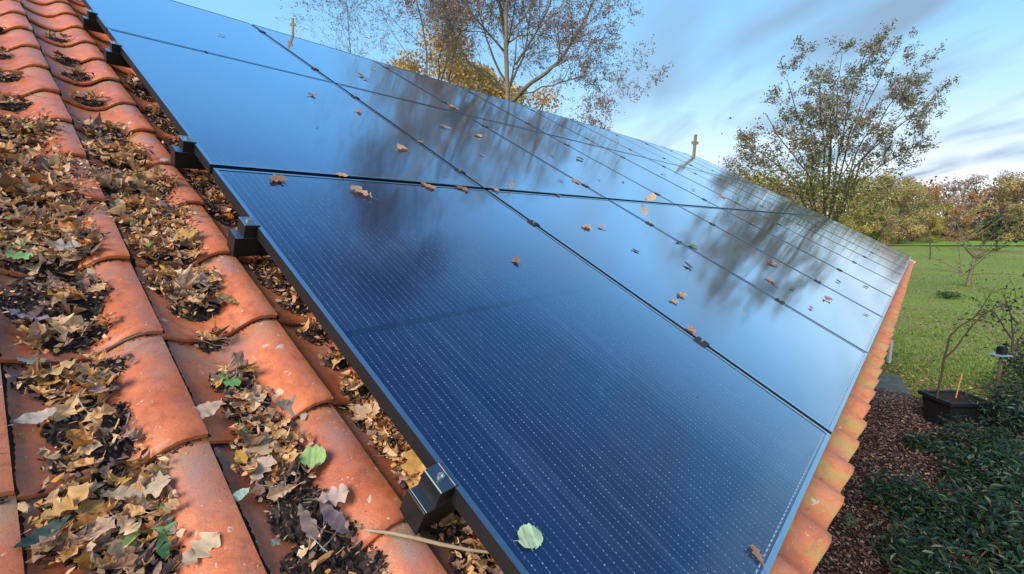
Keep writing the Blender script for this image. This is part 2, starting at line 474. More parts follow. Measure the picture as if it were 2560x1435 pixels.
# under-roof deck, back slope, gable walls
M_brick, t, b = mat('brick', rough=.85); q = NT(t)
br = q.n('ShaderNodeTexBrick', {'Vector': q.coord(), 'Color1': (.30, .10, .06, 1), 'Color2': (.22, .07, .045, 1), 'Mortar': (.35, .33, .30, 1), 'Scale': 4.5, 'Mortar Size': .02})
q.set(b, 'Base Color', br.outputs[0])
M_under, _, _ = mat('roofing_felt', (.05, .035, .03), .9)
mb = MB()
vs = [P(UA, VT, -.165), P(UB - .06, VT, -.165), P(UB - .06, V0 - .03, -.165), P(UA, V0 - .03, -.165)]
ridge = P(0, VT, -.165)
back_out = -DH * 4.9
vs += [vs[0] + back_out + np.array([0, 0, -2.6]), vs[1] + back_out + np.array([0, 0, -2.6])]
mb.add(vs, [[0, 1, 2, 3], [1, 0, 4, 5]])
mb.build('roof_deck', M_under, hb)
mb = MB()
def gp(u, dh): return C0 * 0 + E * u + DH * dh
fe = float(np.dot(P(0, V0 - .85, 0) - C0, DH)); be = float(np.dot(vs[4], DH)) + .35
zt = P(0, V0 - .85, -.20)[2]
cor = [gp(UA + .2, fe), gp(UB - .3, fe), gp(UB - .3, be), gp(UA + .2, be)]
bot = [c * [1, 1, 0] for c in cor]; top_ = [c * [1, 1, 0] + [0, 0, zt - .02] for c in cor]
mb.add(bot + top_, [[0, 1, 5, 4], [1, 2, 6, 5], [2, 3, 7, 6], [3, 0, 4, 7]])
rg = [gp(UB - .3, float(np.dot(ridge, DH))) * [1, 1, 0] + [0, 0, ridge[2] - .1], gp(UA + .2, float(np.dot(ridge, DH))) * [1, 1, 0] + [0, 0, ridge[2] - .1]]
mb.add([top_[1], top_[2], rg[0]], [[0, 1, 2]]); mb.add([top_[0], top_[3], rg[1]], [[0, 1, 2]])
mb.build('wall', M_brick, hb)
M_white, t, b = mat('white_paint', (.72, .73, .74), .5)
q = NT(t); q.bump(q.noise(q.coord(), 30, 4, .6), .2, .003, b)
RM = (np.stack([E, -D, N], 1), C0 - H * N)      # roof-frame box transform: x=u, y=-v, z=dz
mb = MB(); box(mb, UB - .04, UB + .03, -V0 - .02, 5.15, -.23, -.088, M=RM); box(mb, UB - .10, UB + .24, -V0 + .10, -V0 + .24, -.084, -.062, M=RM)
mb.build('verge_board', M_white, hb)
mb = MB(); box(mb, UA, UB - .05, -V0 + .05, -V0 + .075, -.30, -.168, (.10, .06, .04), M=RM); mb.build('fascia_board', M_wood, hb)

# ------------------------------------------------------------------ solar panels
VR = [(-1.574 + .014, .168, .0), (-3.2594 + .010, -1.574 - .014, 0), (-4.8974, -3.2594 - .010, 0)]
ROWN = ['bottom', 'middle', 'top']
UPN, PW, PG = .4698, 1.2186, .022
NC = 10
ORD = ['first', 'second', 'third', 'fourth', 'fifth', 'sixth', 'seventh', 'eighth', 'ninth', 'tenth']
FT, FH = .0115, .034
for r_, (va, vb, _) in enumerate(VR):
    Lh = (vb - va) / 2; Wh = (PW - PG) / 2
    fr = MB()
    for (x0, x1, y0, y1) in ((-Wh, -Wh + FT, -Lh, Lh), (Wh - FT, Wh, -Lh, Lh), (-Wh + FT, Wh - FT, -Lh, -Lh + FT), (-Wh + FT, Wh - FT, Lh - FT, Lh)):
        box(fr, x0, x1, y0, y1, -FH, 0)
    # thin lip of bright edge inside the bottom rail
    fm = sky_sheen_top(fr.mesh('frame', M_frame), M_ftop)
    gl = MB(); gl.add([[-Wh + FT, -Lh + FT, -.0018], [Wh - FT, -Lh + FT, -.0018], [Wh - FT, Lh - FT, -.0018], [-Wh + FT, Lh - FT, -.0018]], [[0, 1, 2, 3]])
    gl.add([[-Wh + FT, -Lh + FT, -.008], [Wh - FT, -Lh + FT, -.008], [Wh - FT, Lh - FT, -.008], [-Wh + FT, Lh - FT, -.008]], [[3, 2, 1, 0]])
    gm = gl.mesh('glass', M_glass)
    eg = MB()
    xs = np.arange(-Wh + .03, Wh - .03, .0188)
    for x in xs: box(eg, x, x + .0095, -Lh + FT + .005, -Lh + FT + .0078, -.0017, -.0008)
    em = eg.mesh('edge_tab_row', M_edge)
    for c_ in range(NC):
        uc = UPN + PW * c_ + Wh; vc = (va + vb) / 2
        where = 'first column at the left edge' if c_ == 0 else ('last column at the far end' if c_ == NC - 1 else f'{ORD[c_]} column from the left edge')
        lab = f'black framed solar panel, {ROWN[r_]} row, {where}'
        if r_ == 0 and c_ == 0: lab = 'nearest solar panel, bottom row, dark blue with dotted cell lines'
        e_ = empty('solar_panel', lab, 'solar panel', 'solar panels in three rows on the roof', matrix=roof_matrix(uc, vc, float(rng.normal(0, .0007))))
        o = link(bpy.data.objects.new('frame', fm), e_); o = link(bpy.data.objects.new('glass', gm), e_)
        if r_ == 0: link(bpy.data.objects.new('edge_strip', em), e_)

# ------------------------------------------------------------------ mounting rails with clamps
def bolt_mesh(r_, h_, name='bolt'):
    b_ = MB(); an = np.arange(12) * math.pi / 6
    def ring(rad, z): return np.stack([np.cos(an) * rad, np.sin(an) * rad, np.full(12, z)], 1)
    V = np.vstack([ring(r_, 0), ring(r_, h_), ring(r_ * .62, h_), ring(r_ * .58, h_ * .35), [[0, 0, h_ * .35]]])
    f = [[i + 12 * k, (i + 1) % 12 + 12 * k, (i + 1) % 12 + 12 * (k + 1), i + 12 * (k + 1)] for k in range(3) for i in range(12)]
    b_.add(V, f); b_.add(V[36:], [[i, (i + 1) % 12, 12] for i in range(12)])
    return b_.mesh(name, M_steel)
bolt_m = bolt_mesh(.0062, .006)
RV = [-.300, -1.205, -1.785, -2.955, -3.575, -4.62]
RLAB = ['black square rail end, nearest and largest, beside the bottom panel',
        'black rail end sticking out beside the upper half of the bottom panel',
        'black rail end just above the seam between bottom and middle panels',
        'black rail end beside the upper part of the middle-row panel',
        'black rail end sticking out beside the lower part of the top-row panel',
        'black rail under the top edge of the top-row panels']
ec = MB()
cham_box(ec, -.030, .0, -.0255, .0255, -.0352, .0035, .0015)
cham_box(ec, 0.0, .0085, -.0255, .0255, .0008, .0035, .001)
ec_m = sky_sheen_top(ec.mesh('end_clamp', M_frame), M_rtop)
mc = MB(); cham_box(mc, -.021, .021, -.025, .025, .0008, .0042, .001); box(mc, -.006, .006, -.024, .024, -.034, .0008); mc_m = mc.mesh('mid_clamp', M_frame)
cap = MB(); cham_box(cap, -.052, -.048, -.0265, .0265, -.0925, -.0352, .0012); cap_m = cap.mesh('end_cap', M_rail)
for k, rv in enumerate(RV):
    e_ = empty('mounting_rail', RLAB[k], 'mounting rail', 'mounting rails under the panels', matrix=roof_matrix(UPN, rv, 0))
    mb = MB(); Lr = PW * NC + .03
    cham_box(mb, -.048, Lr, -.026, .026, -.092, -.0356, .0012)
    sky_sheen_top(mb.build('rail_body', M_rail, e_).data, M_rtop)
    link(bpy.data.objects.new('end_cap', cap_m), e_)
    o = link(bpy.data.objects.new('end_clamp', ec_m), e_); o.location = (-.0008, 0, 0)
    bo = link(bpy.data.objects.new('bolt', bolt_m), o); bo.location = (-.014, 0, .0036)
    mbk = MB(); box(mbk, -.048, -.0312, -.0268, -.0262, -.0362, -.034); 
    for c_ in range(1, NC):
        o = link(bpy.data.objects.new('mid_clamp', mc_m), e_); o.location = (PW * c_ - PG / 2, 0, 0)
        bo = link(bpy.data.objects.new('bolt', bolt_m), o); bo.location = (0, 0, .0043)

# ------------------------------------------------------------------ litter on the tiles
# blobs: column index, v centre, half width (m), half length (m), leaves, humus 0..1, darkness 0..1
BL = [(-1, -2.02, .10, .16, 90, .3, .25), (-1, -1.72, .115, .17, 150, .3, .15), (-1, -1.50, .11, .15, 150, .4, .15), (-1, -1.30, .10, .12, 110, .6, .35),
      (-1, -1.09, .078, .115, 26, 1.0, .6), (-1, -.965, .07, .05, 22, .5, .2), (-1, -.855, .075, .045, 18, .9, .25), (-1, -.815, .05, .03, 26, .5, .0),
      (-1, -.735, .055, .05, 5, 1.0, .5), (-1, -.66, .06, .04, 16, .8, .3), (-1, -.585, .075, .045, 40, .6, .1), (-1, -.515, .072, .045, 56, .6, .15), (-1, -.44, .062, .045, 34, .6, .3), (-1, -.36, .05, .04, 12, .5, .3),
      (-1, -2.30, .06, .05, 10, .6, .7), (-1, -2.60, .06, .05, 8, .6, .7), (-1, -2.9, .05, .05, 6, .5, .7), (-1, -3.3, .05, .05, 5, .5, .7),
      (0, -2.10, .065, .10, 42, .4, .5), (0, -1.88, .085, .12, 100, .4, .25), (0, -1.65, .105, .13, 130, .5, .35), (0, -1.44, .095, .12, 120, .3, .1), (0, -1.27, .075, .10, 80, .5, .15),
      (0, -1.12, .075, .07, 62, .6, .05), (0, -1.02, .05, .05, 18, 1.0, .4), (0, -.90, .035, .03, 3, .5, .6), (0, -.765, .042, .04, 12, .9, .3), (0, -.68, .045, .045, 16, .8, .15),
      (0, -.60, .05, .04, 26, .7, .05), (0, -.54, .06, .038, 46, .5, .05), (0, -.485, .05, .03, 16, .8, .2), (0, -.42, .052, .048, 1, 1.2, .6), (0, -.345, .06, .028, 4, 1.2, .6), (0, -.28, .07, .05, 4, 1.2, .7),
      (0, -2.44, .05, .05, 10, .7, .7), (0, -2.75, .05, .05, 10, .7, .7), (0, -3.0, .045, .04, 5, .6, .8), (0, -3.35, .05, .04, 5, .5, .8),
      (1, -2.75, .06, .14, 26, .8, .9), (1, -2.35, .06, .16, 30, .9, .9), (1, -2.0, .07, .14, 30, .9, .8), (1, -1.72, .075, .12, 50, .8, .45), (1, -1.52, .07, .10, 50, .8, .5), (1, -1.33, .06, .08, 26, .8, .8),
      (1, -1.13, .06, .10, 42, .8, .55), (1, -.985, .05, .05, 14, .7, .4), (1, -.87, .05, .045, 14, .6, .4), (1, -.755, .04, .035, 9, .6, .4), (1, -.64, .05, .045, 30, .7, .2),
      (1, -.56, .055, .05, 46, .6, .1), (1, -.48, .055, .05, 52, .6, .1), (1, -.395, .055, .045, 56, .6, .05), (1, -.29, .06, .05, 26, .8, .6), (1, -.20, .06, .045, 26, .8, .5), (1, -.12, .05, .04, 6, .8, .8),
      (-2, -1.9, .10, .2, 70, .3, .3), (-2, -1.55, .10, .2, 60, .3, .3), (-2, -1.2, .07, .12, 26, .8, .5), (-2, -.8, .05, .1, 8, .8, .5)]
TRO = [0.40]
def blob_uv(b_): return U0 + b_[0] * TW + .095, b_[1]
def mound(u, v):
    h_ = np.zeros(np.shape(u))
    for b_ in BL:
        bu, bv = blob_uv(b_)
        h_ = np.maximum(h_, (.010 + .016 * b_[5]) * np.exp(-1.1 * (((u - bu) / b_[2]) ** 2 + ((v - bv) / b_[3]) ** 2) ** 1.3))
    return h_
# humus sheet: only where it rises above the tiles
g = .0055
us = np.arange(-.40, .66, g); vs_ = np.arange(-3.45, -.05, g)
UU, VV = np.meshgrid(us, vs_, indexing='ij')
hr = np.random.default_rng(11)
mh = mound(UU, VV); troughh = roof_h(UU, VV)
rough = hr.normal(0, .0030, UU.shape)
fillh = np.maximum(troughh, BASE + .004 + .0 * UU) + mh * 1.0 - .0075 + rough * (mh > .004)
keep = mh > .0068 + .0014 * np.sin(UU * 190 + VV * 60) + hr.normal(0, .0008, UU.shape)
hum = MB()
idx = -np.ones(UU.shape, int)
PP = C0[None, None] + UU[..., None] * E + VV[..., None] * D + (fillh[..., None] - H) * N
qk = keep[:-1, :-1] & keep[1:, :-1] & keep[:-1, 1:] & keep[1:, 1:]
used = np.zeros(UU.shape, bool)
for a_, b_ in ((0, 0), (1, 0), (0, 1), (1, 1)):
    used[a_:UU.shape[0] - 1 + a_, b_:UU.shape[1] - 1 + b_] |= qk
idx[used] = np.arange(used.sum())
ii, jj = np.nonzero(qk)
cc_ = np.array(DRK)[hr.integers(0, 3, used.sum())] * hr.uniform(.6, 1.9, (used.sum(), 1))
hum.add(PP[used], np.stack([idx[ii, jj], idx[ii + 1, jj], idx[ii + 1, jj + 1], idx[ii, jj + 1]], 1), cc_)
# crumbs and needles
def frag(mb, u, v, h_, L, W_, col, r=hr):
    Rm = rot_to(N + r.normal(0, .5, 3), r.uniform(0, 6.28)); z = L * .12
    j_ = r.uniform(.5, 1.3, 5)
    v_ = np.array([[0, -L * j_[0], 0], [W_ * j_[1], -L * .3, z], [W_ * .6 * j_[2], L * .6, 0], [-W_ * .2, L * j_[3], z], [-W_ * j_[4], L * .1, 0]]) * .5
    mb.add(v_ @ Rm.T + P(u, v, h_), [[0, 1, 2, 3, 4]], col)
for b_ in BL:
    bu, bv = blob_uv(b_)
    n_ = int((b_[2] * b_[3]) * 62000 * (.35 + b_[5]))
    for _ in range(n_):
        a_ = hr.uniform(0, 6.28); rr_ = math.sqrt(hr.uniform()) * 1.05
        u = bu + b_[2] * rr_ * math.cos(a_); v = bv + b_[3] * rr_ * math.sin(a_)
        if u > .70: continue
        col = pick(DRK, hr) if hr.uniform() < .62 else (pick(BRN, hr) if hr.uniform() < .8 else pick(TAN, hr))
        frag(hum, u, v, float(roof_h(u, v) + mound(u, v) * hr.uniform(.2, 1)), hr.uniform(.004, .013), hr.uniform(.002, .006), col)
for k in range(-4, 2):  # dark ribbons stand in for the shadowed gap along each side joint
    vv_ = np.arange(-4.9, .27, .006); n_ = len(vv_)
    wb = hr.normal(0, .0007, n_); wd_ = (.0080 if k >= 0 else .0035) + .0012 * np.sin(vv_ * 40 + k) + hr.normal(0, .0006, n_)
    uu_ = U0 + k * TW + .0082 + wb
    L_ = [P(a_, b_, float(roof_h(a_ + .004, b_)) + .0095) for a_, b_ in zip(uu_, vv_)]
    R_ = [P(a_ + c_, b_, float(roof_h(a_ + c_, b_)) + .0008) for a_, b_, c_ in zip(uu_, vv_, wd_)]
    cs_ = np.array([[.022, .016, .011]]) * hr.uniform(.4, 1.8, (2 * n_, 1))
    hum.add(np.vstack([L_, R_]), [[i, n_ + i, n_ + i + 1, i + 1] for i in range(n_ - 1)], cs_)
# dark crumbs and moss in side joints, thickening the gap shade, and under tile noses
for k in range(-3, 2):
    for v in np.arange(-4.6, .2, .0032):
        if hr.uniform() < .35 + .25 * math.sin(v * 9 + k): continue
        u = U0 + k * TW + .008 + hr.normal(0, .0016)
        col = np.array([(.030, .024, .014), (.05, .06, .02), (.02, .015, .012), (.09, .06, .04)][int(hr.integers(4))])
        frag(hum, u, v, float(roof_h(u + .004, v)) + .001, hr.uniform(.004, .011), hr.uniform(.003, .006), col)
    for j in range(0, 16):
        vb = V0 - j * TL
        for _ in range(70):
            u = U0 + k * TW + hr.uniform(0, TW)
            frag(hum, u, vb + abs(hr.normal(0, .004)) + .001, float(roof_h(u, vb + .006)) + .001, hr.uniform(.004, .012), hr.uniform(.002, .005), pick(DRK, hr))
    for _ in range(260):
        u = U0 + k * TW + hr.uniform(0, TW); v = hr.uniform(-2.6, .2)
        frag(hum, u, v, float(roof_h(u, v)) + .0012, hr.uniform(.002, .006), hr.uniform(.0015, .003), pick(DRK + BRN + TAN, hr))
o = hum.build('leaf_mould', M_dirt)
tag(o, 'dark crumbly leaf mould filling the troughs between roof tiles', 'leaf mould', kind='stuff')

lit = MB()
lr = np.random.default_rng(21)
big = []
for bi, b_ in enumerate(BL):
    bu, bv = blob_uv(b_)
    nL = int(b_[4] * (.85 if b_[1] > -1.2 else .72))
    for i in range(nL):
        a_ = lr.uniform(0, 6.28); rr_ = math.sqrt(lr.uniform()) * (.90 if bv > -1.2 else .82)
        u = bu + b_[2] * rr_ * math.cos(a_); v = bv + b_[3] * rr_ * math.sin(a_)
        if u > .72 : continue
        x = lr.uniform(); dk = b_[6] * (.6 if u < .43 else .9)
        if x < dk * .75: col = pick(BRN, lr)
        elif x < dk * .75 + .010: col = pick(GRN, lr)
        elif x < dk * .75 + .12: col = pick(ORG, lr)
        elif x < .84: col = pick(TAN, lr)
        else: col = pick(BRN, lr)
        L = lr.uniform(.024, .058) * (.85 if v > -.7 else 1.0)
        kind = 'oak' if lr.uniform() < .78 else ('oval' if lr.uniform() < .6 else 'lance')
        vv, ff = leaf_geo(kind, L, lr.normal(.35, .6), lr.normal(.35, .45), lr.normal(0, 1.2), n=12, r=lr)
        lay = lr.uniform()
        nrm = N * .45 + np.array([0, 0, .75]) + lr.normal(0, .42, 3)
        h_ = float(roof_h(u, v) + mound(u, v) * .9) + lay * .014 + .003
        if u > .44: h_ = min(h_, -.062)
        cv = np.tile(col, (len(vv), 1)) * lr.uniform(.82, 1.12, (len(vv), 1)); cv[12:24] *= .74
        lit.add(vv @ rot_to(nrm, lr.uniform(0, 6.28)).T + P(u, v, h_), ff, cv)
# ragged fragments between the leaves
for b_ in BL:
    bu, bv = blob_uv(b_)
    for _ in range(int(b_[4] * 2.2)):
        a_ = lr.uniform(0, 6.28); rr_ = math.sqrt(lr.uniform()) * 1.12
        u = bu + b_[2] * rr_ * math.cos(a_); v = bv + b_[3] * rr_ * math.sin(a_)
        if u > .70: continue
        col = pick(TAN + BRN + ORG, lr) if lr.uniform() > b_[6] * .6 else pick(BRN + DRK, lr)
        frag(lit, u, v, min(float(roof_h(u, v) + mound(u, v)) + lr.uniform(.002, .014), -.06), lr.uniform(.008, .024), lr.uniform(.004, .014), col, lr)
o = lit.build('leaf_litter', M_leaf)
tag(o, 'brown and tan oak leaves heaped in the troughs of the roof tiles', 'leaf litter', kind='stuff')
# thin twigs in the litter
tw = MB()
for _ in range(120):
    b_ = BL[int(lr.integers(len(BL)))]; bu, bv = blob_uv(b_)
    u = bu + lr.normal(0, b_[2] * .5); v = bv + lr.normal(0, b_[3] * .5)
    if u > .6: continue
    a_ = lr.uniform(0, 6.28); L = lr.uniform(.03, .09)
    pts = [P(u + math.cos(a_) * L * (s_ - .5), v + math.sin(a_) * L * (s_ - .5) + .004 * math.sin(5 * s_), min(float(roof_h(u, v) + mound(u, v)) + .010 + lr.normal(0, .002), -.05)) for s_ in np.linspace(0, 1, 5)]
    tube(tw, pts, np.linspace(.0012, .0006, 5), 4, pick([(.20, .16, .12), (.34, .30, .25), (.10, .07, .05)], lr))
o = tw.build('twig_litter', M_wood); tag(o, 'small loose twigs scattered through the leaf piles', 'twigs', kind='stuff')

# individual leaves lying on the tiles
def single_leaf(px, py, Lpx, kind, col, label, dz=None, tilt=.15, curl=.3, fold=.2, spin=None, name='fallen_leaf', cat='leaf', group='single leaves lying on the roof tiles', seed=0, lift=.008, upright=False, thick=False):
    r = np.random.default_rng(1000 + seed)
    z = dz if dz is not None else -.10
    for _ in range(3):
        u, v = roof_uv(px, py, z)
        if dz is None: z = float(roof_h(u, v) + mound(u, v)) + lift
    p = P(u, v, z)
    dist = float((p - C0) @ FW); L = Lpx / F * dist
    sp_ = r.uniform(0, 6.28) if spin is None else spin
    vv, ff = leaf_geo(kind, L, curl, fold, r.normal(0, .3), n=17, r=r)
    nrm = N + r.normal(0, tilt, 3)
    if upright: nrm = np.array([-.25, -1., .25]) + r.normal(0, .2, 3)
    Rm = rot_to(nrm, sp_)
    w_ = vv @ Rm.T
    if upright:
        w_ = w_ - N * (w_ @ N).min()
    elif dz is not None:
        lo = (w_ @ N).min(); w_ = w_ - N * lo * .92
    mb = MB()
    cv = np.tile(np.asarray(col, float), (len(w_), 1)) * r.uniform(.85, 1.12, (len(w_), 1))
    cv[17:34] *= .80
    mb.add(w_, ff, cv)
    me = mb.mesh(name, M_leaf, smooth=True)
    o = bpy.data.objects.new(name, me); o.location = p; COL.objects.link(o)
    if thick:
        md = o.modifiers.new('thickness', 'SOLIDIFY'); md.thickness = .0008
    return tag(o, label, cat, group)
TL_ = [  # px, py, length px, kind, colour, label, spin
 (722, 1016, 95, 'oak', (.62, .42, .28), 'pale tan oak leaf on the tile crest above the long seam junction', 1.2),
 (640, 1110, 95, 'oak', (.55, .35, .20), 'tan oak leaf upright in the pile left of the purple-grey tile crest', .3),
 (650, 1180, 85, 'oak', (.60, .40, .30), 'pinkish tan oak leaf just above the round patch of bare leaf mould', 2.2),
 (495, 1385, 105, 'oak', (.66, .46, .28), 'pale yellow-tan oak leaf lying alone on the bare tile crest at the bottom', 1.9),
 (325, 1352, 82, 'lance', (.30, .50, .16), 'bright green narrow leaf on the bottom left leaf pile', 2.55),
 (407, 1365, 78, 'lance', (.06, .15, .05), 'dark green narrow leaf beside the bright green one', 3.0),
 (785, 1143, 62, 'round', (.34, .50, .17), 'light green oval leaf at the edge of the tan leaf pile', .9),
 (835, 1300, 120, 'lance', (.20, .14, .15), 'large purplish grey leaf with pale midrib beside the leaf mould', 3.35),
 (775, 1310, 115, 'lance', (.40, .26, .19), 'long greyish brown leaf lying left of the purplish leaf', 3.05),
 (825, 1245, 85, 'oak', (.62, .42, .32), 'pink-tan oak leaf over the top of the purplish leaf', 1.2),
 (150, 1270, 120, 'oak', (.62, .34, .12), 'large orange-tan oak leaf on the left leaf pile near the bottom', 2.0),
 (340, 1225, 130, 'oak', (.60, .42, .27), 'broad tan oak leaf with ragged edge on the left pile by the tile crest', 1.3),
 (235, 1280, 95, 'oval', (.55, .28, .06), 'mustard yellow leaf standing in the middle of the left pile', 3.2),
 (90, 1045, 78, 'oval', (.55, .42, .33), 'pale cream leaf hanging over the lower lip of the leftmost tile', 1.7),
 (75, 878, 58, 'round', (.42, .46, .33), 'round grey-green leaf on the tile seam at the left', .4),
 (170, 615, 85, 'oak', (.60, .47, .40), 'pale pinkish cream oak leaf on the left leaf bank', 1.5),
 (500, 700, 100, 'oak', (.58, .45, .38), 'large pale greyish oak leaf in the middle trough', 1.4),
 (505, 1030, 90, 'oval', (.50, .33, .24), 'dry tan leaf bridging the long dark tile seam', 1.75),
 (110, 1335, 110, 'lance', (.04, .07, .055), 'very dark green leaf edged with pale stalk at bottom left', 1.85),
 (600, 1236, 45, 'oval', (.36, .46, .36), 'small grey-green leaf on the tile left of the leaf mould patch', 1.6),
 (905, 1025, 80, 'oak', (.62, .42, .24), 'star shaped tan oak leaf next to the near edge of the panel', .8),
 (1030, 1180, 110, 'oak', (.66, .36, .10), 'golden orange oak leaf wedged beside the nearest rail end', 2.5),
 (575, 950, 90, 'lance', (.13, .30, .10), 'narrow green leaf upright on the dark mould in the middle trough', 3.3),
 (50, 640, 100, 'lance', (.22, .45, .16), 'long green blade leaf at the left on the litter bank', 3.4),
 (90, 318, 62, 'oak', (.50, .36, .07), 'yellow-green oak leaf on the upper left litter bank', 1.4),
 (565, 745, 60, 'oak', (.60, .36, .14), 'orange-tan oak leaf at the right rim of the middle trough', .7),
 (445, 590, 85, 'oak', (.56, .30, .08), 'amber oak leaf in the middle trough above the pale leaf', 1.2),
 (60, 790, 90, 'oak', (.46, .36, .38), 'lilac grey oak leaf on the mould at the far left', 1.1),
 (130, 930, 95, 'oak', (.58, .36, .14), 'light orange oak leaf on the pile under the left tile lip', 1.6),
 (240, 965, 60, 'oak', (.52, .33, .25), 'brown-pink oak leaf at the right end of the left pile', .5),
 (1080, 925 , 1, 'oak', (.5, .3, .1), '', 0),
]
for i, (px, py, Lp, kd, col, lb, sp_) in enumerate(TL_):
    if Lp < 5: continue
    single_leaf(px, py, Lp, kd, col, lb, spin=sp_ + 1.2, seed=i, tilt=.2, lift=.016 if i not in (0, 3) else .006, curl=.25, fold=.12)
# pale midrib on the purplish leaf is its own look: keep as a thin raised vein (part of the leaf)

# leaves on the panels
PL = [(903, 190, 26, 'b'), (915, 198, 22, 'd'), (778, 238, 26, 'b'), (897, 280, 26, 't'), (794, 318, 10, 'd'), (1002, 372, 40, 't'), (690, 451, 50, 'b'), (850, 438, 34, 't'),
      (907, 484, 60, 't'), (1068, 464, 38, 'o'), (1152, 470, 34, 'b'), (1112, 318, 26, 't'), (1198, 339, 28, 't'), (1236, 474, 22, 't'), (1277, 470, 18, 'bu'), (1392, 487, 18, 'b'),
      (1618, 508, 26, 'tu'), (1468, 567, 34, 't'), (1507, 569, 24, 't'), (1590, 627, 28, 'd'), (1291, 651, 32, 'b'), (1720, 665, 36, 'd'), (1730, 615, 38, 'g'), (1698, 606, 24, 'd'),
      (1701, 738, 34, 't'), (1682, 753, 26, 't'), (1935, 660, 30, 'o'), (1930, 703, 32, 'o'), (1981, 722, 20, 'd'), (2096, 704, 22, 'd'), (2165, 717, 22, 'd'), (2068, 749, 34, 'p'),
      (2027, 770, 20, 'p'), (2166, 787, 18, 'd'), (1442, 455, 30, 'o'), (1404, 453, 14, 'b'), (1498, 450, 12, 'd'), (1660, 436, 14, 'p'), (1808, 492, 20, 'o'), (1130, 268, 30, 'o'),
      (1204, 387, 16, 'p'), (1729, 828, 34, 'o'), (1325, 1345, 72, 'w'), (1896, 1392, 56, 'c'), (1746, 989, 8, 'd'), (555, 88, 16, 'p'), (932, 172, 14, 'o'), (1380, 388, 18, 'b'), (1448, 397, 26, 'b'),
      (1558, 455, 14, 'd'), (515, 129, 14, 'd'), (1985, 745, 1, 'x'), (1050, 355, 18, 'o'), (1735, 475, 14, 'p')]
COLS = {'b': (.34, .18, .10), 't': (.62, .36, .20), 'd': (.10, .06, .05), 'o': (.62, .27, .10), 'p': (.50, .20, .16), 'g': (.20, .28, .14), 'w': (.50, .62, .38), 'c': (.36, .20, .13)}
WORD = {'b': 'brown', 't': 'tan', 'd': 'dark', 'o': 'orange-brown', 'p': 'reddish', 'g': 'green', 'w': 'pale green', 'c': 'brown'}
seen = {}
LP = []
for i, (px, py, Lp, cd) in enumerate(PL):
    if Lp < 3: continue
    u, v = roof_uv(px, py, 0)
    ci = min(NC - 1, int((u - UPN) / PW)); fu = (u - UPN) / PW - ci
    ri = 0 if v > -1.574 else (1 if v > -3.259 else 2)
    va, vb, _ = VR[ri]; fv = (v - va) / (vb - va)
    q_ = ('upper' if fv < .36 else 'lower' if fv > .68 else 'middle') + (' left' if fu < .36 else ' right' if fu > .68 else '')
    size = 'large' if Lp > 45 else ('tiny' if Lp < 15 else 'small')
    LP.append([px, py, Lp, cd, ri, ci, q_, size])
keys = {}
for L_ in LP: keys.setdefault((L_[4], L_[5], L_[6], WORD[L_[3][0]], L_[7]), []).append(L_)
for key, ls in keys.items():
    for j, L_ in enumerate(sorted(ls, key=lambda a_: a_[0])):
        px, py, Lp, cd, ri, ci, q_, size = L_
        extra = '' if len(ls) == 1 else [', left one of them', ', right one of them', ', rightmost of three'][j]
        up = 'standing upright' if 'u' in cd[1:] else 'lying'
        pos = ORD[ci] + ' column' if ci else 'leftmost column'
        lab = f'{size} {WORD[cd[0]]} leaf {up} on {q_} of {ROWN[ri]}-row panel, {pos}{extra}'
        if cd[0] == 'w': lab = 'pale green round leaf with pointed tip on the nearest panel'
        if cd[0] == 'c': lab = 'curled brown leaf at the bottom right corner of the nearest panel'
        if cd[0] == 'g': lab = 'green leaf cluster beside the seam on the bottom-row panels'
        kd = 'round' if cd[0] == 'w' else ('oak' if cd[0] != 'd' else 'oval')
        if cd[0] == 'd': Lp = Lp * .8
        single_leaf(px, py, Lp * (1.1 if cd[0] in 'bto' else 1.0), kd, COLS[cd[0]], lab, dz=.0012, tilt=.04, curl=.05 if cd[0] == 'w' else .12, fold=.05 if cd[0] == 'w' else .08,
                    spin=2.4 if cd[0] == 'w' else None, seed=int(px * 7 + py), group='stray leaves on the solar panels', upright='u' in cd[1:])

# twig lying across the tiles by the nearest rail end
pts_px = [(915, 1325, -.095), (980, 1333, -.085), (1040, 1345, -.085), (1100, 1360, -.088), (1170, 1374, -.09), (1232, 1382, -.09)]
tb = MB(); pp_ = [P(*roof_uv(a_, b_, c_), c_) for a_, b_, c_ in pts_px]
tube(tb, pp_, np.array([.0022, .0026, .0030, .0030, .0026, .0020]) * 1.1, 7, (.42, .32, .20))
tube(tb, [pp_[2], pp_[2] + (pp_[1] - pp_[2]) * .4 + N * .012], [.0014, .0008], 5, (.40, .32, .2))
o = tb.build('fallen_twig', M_wood, smooth=True); tag(o, 'bare tan twig lying across the tiles below the nearest rail end', 'twig')
pts_px = [(238, 885, -.09), (300, 855, -.085), (350, 835, -.085), (372, 827, -.085)]
tb = MB(); tube(tb, [P(*roof_uv(a_, b_, c_), c_) for a_, b_, c_ in pts_px], [.0012, .0016, .0014, .0009], 5, (.30, .24, .18))
o = tb.build('fallen_twig', M_wood); tag(o, 'thin grey twig under the wavy tile lip at the left', 'twig')

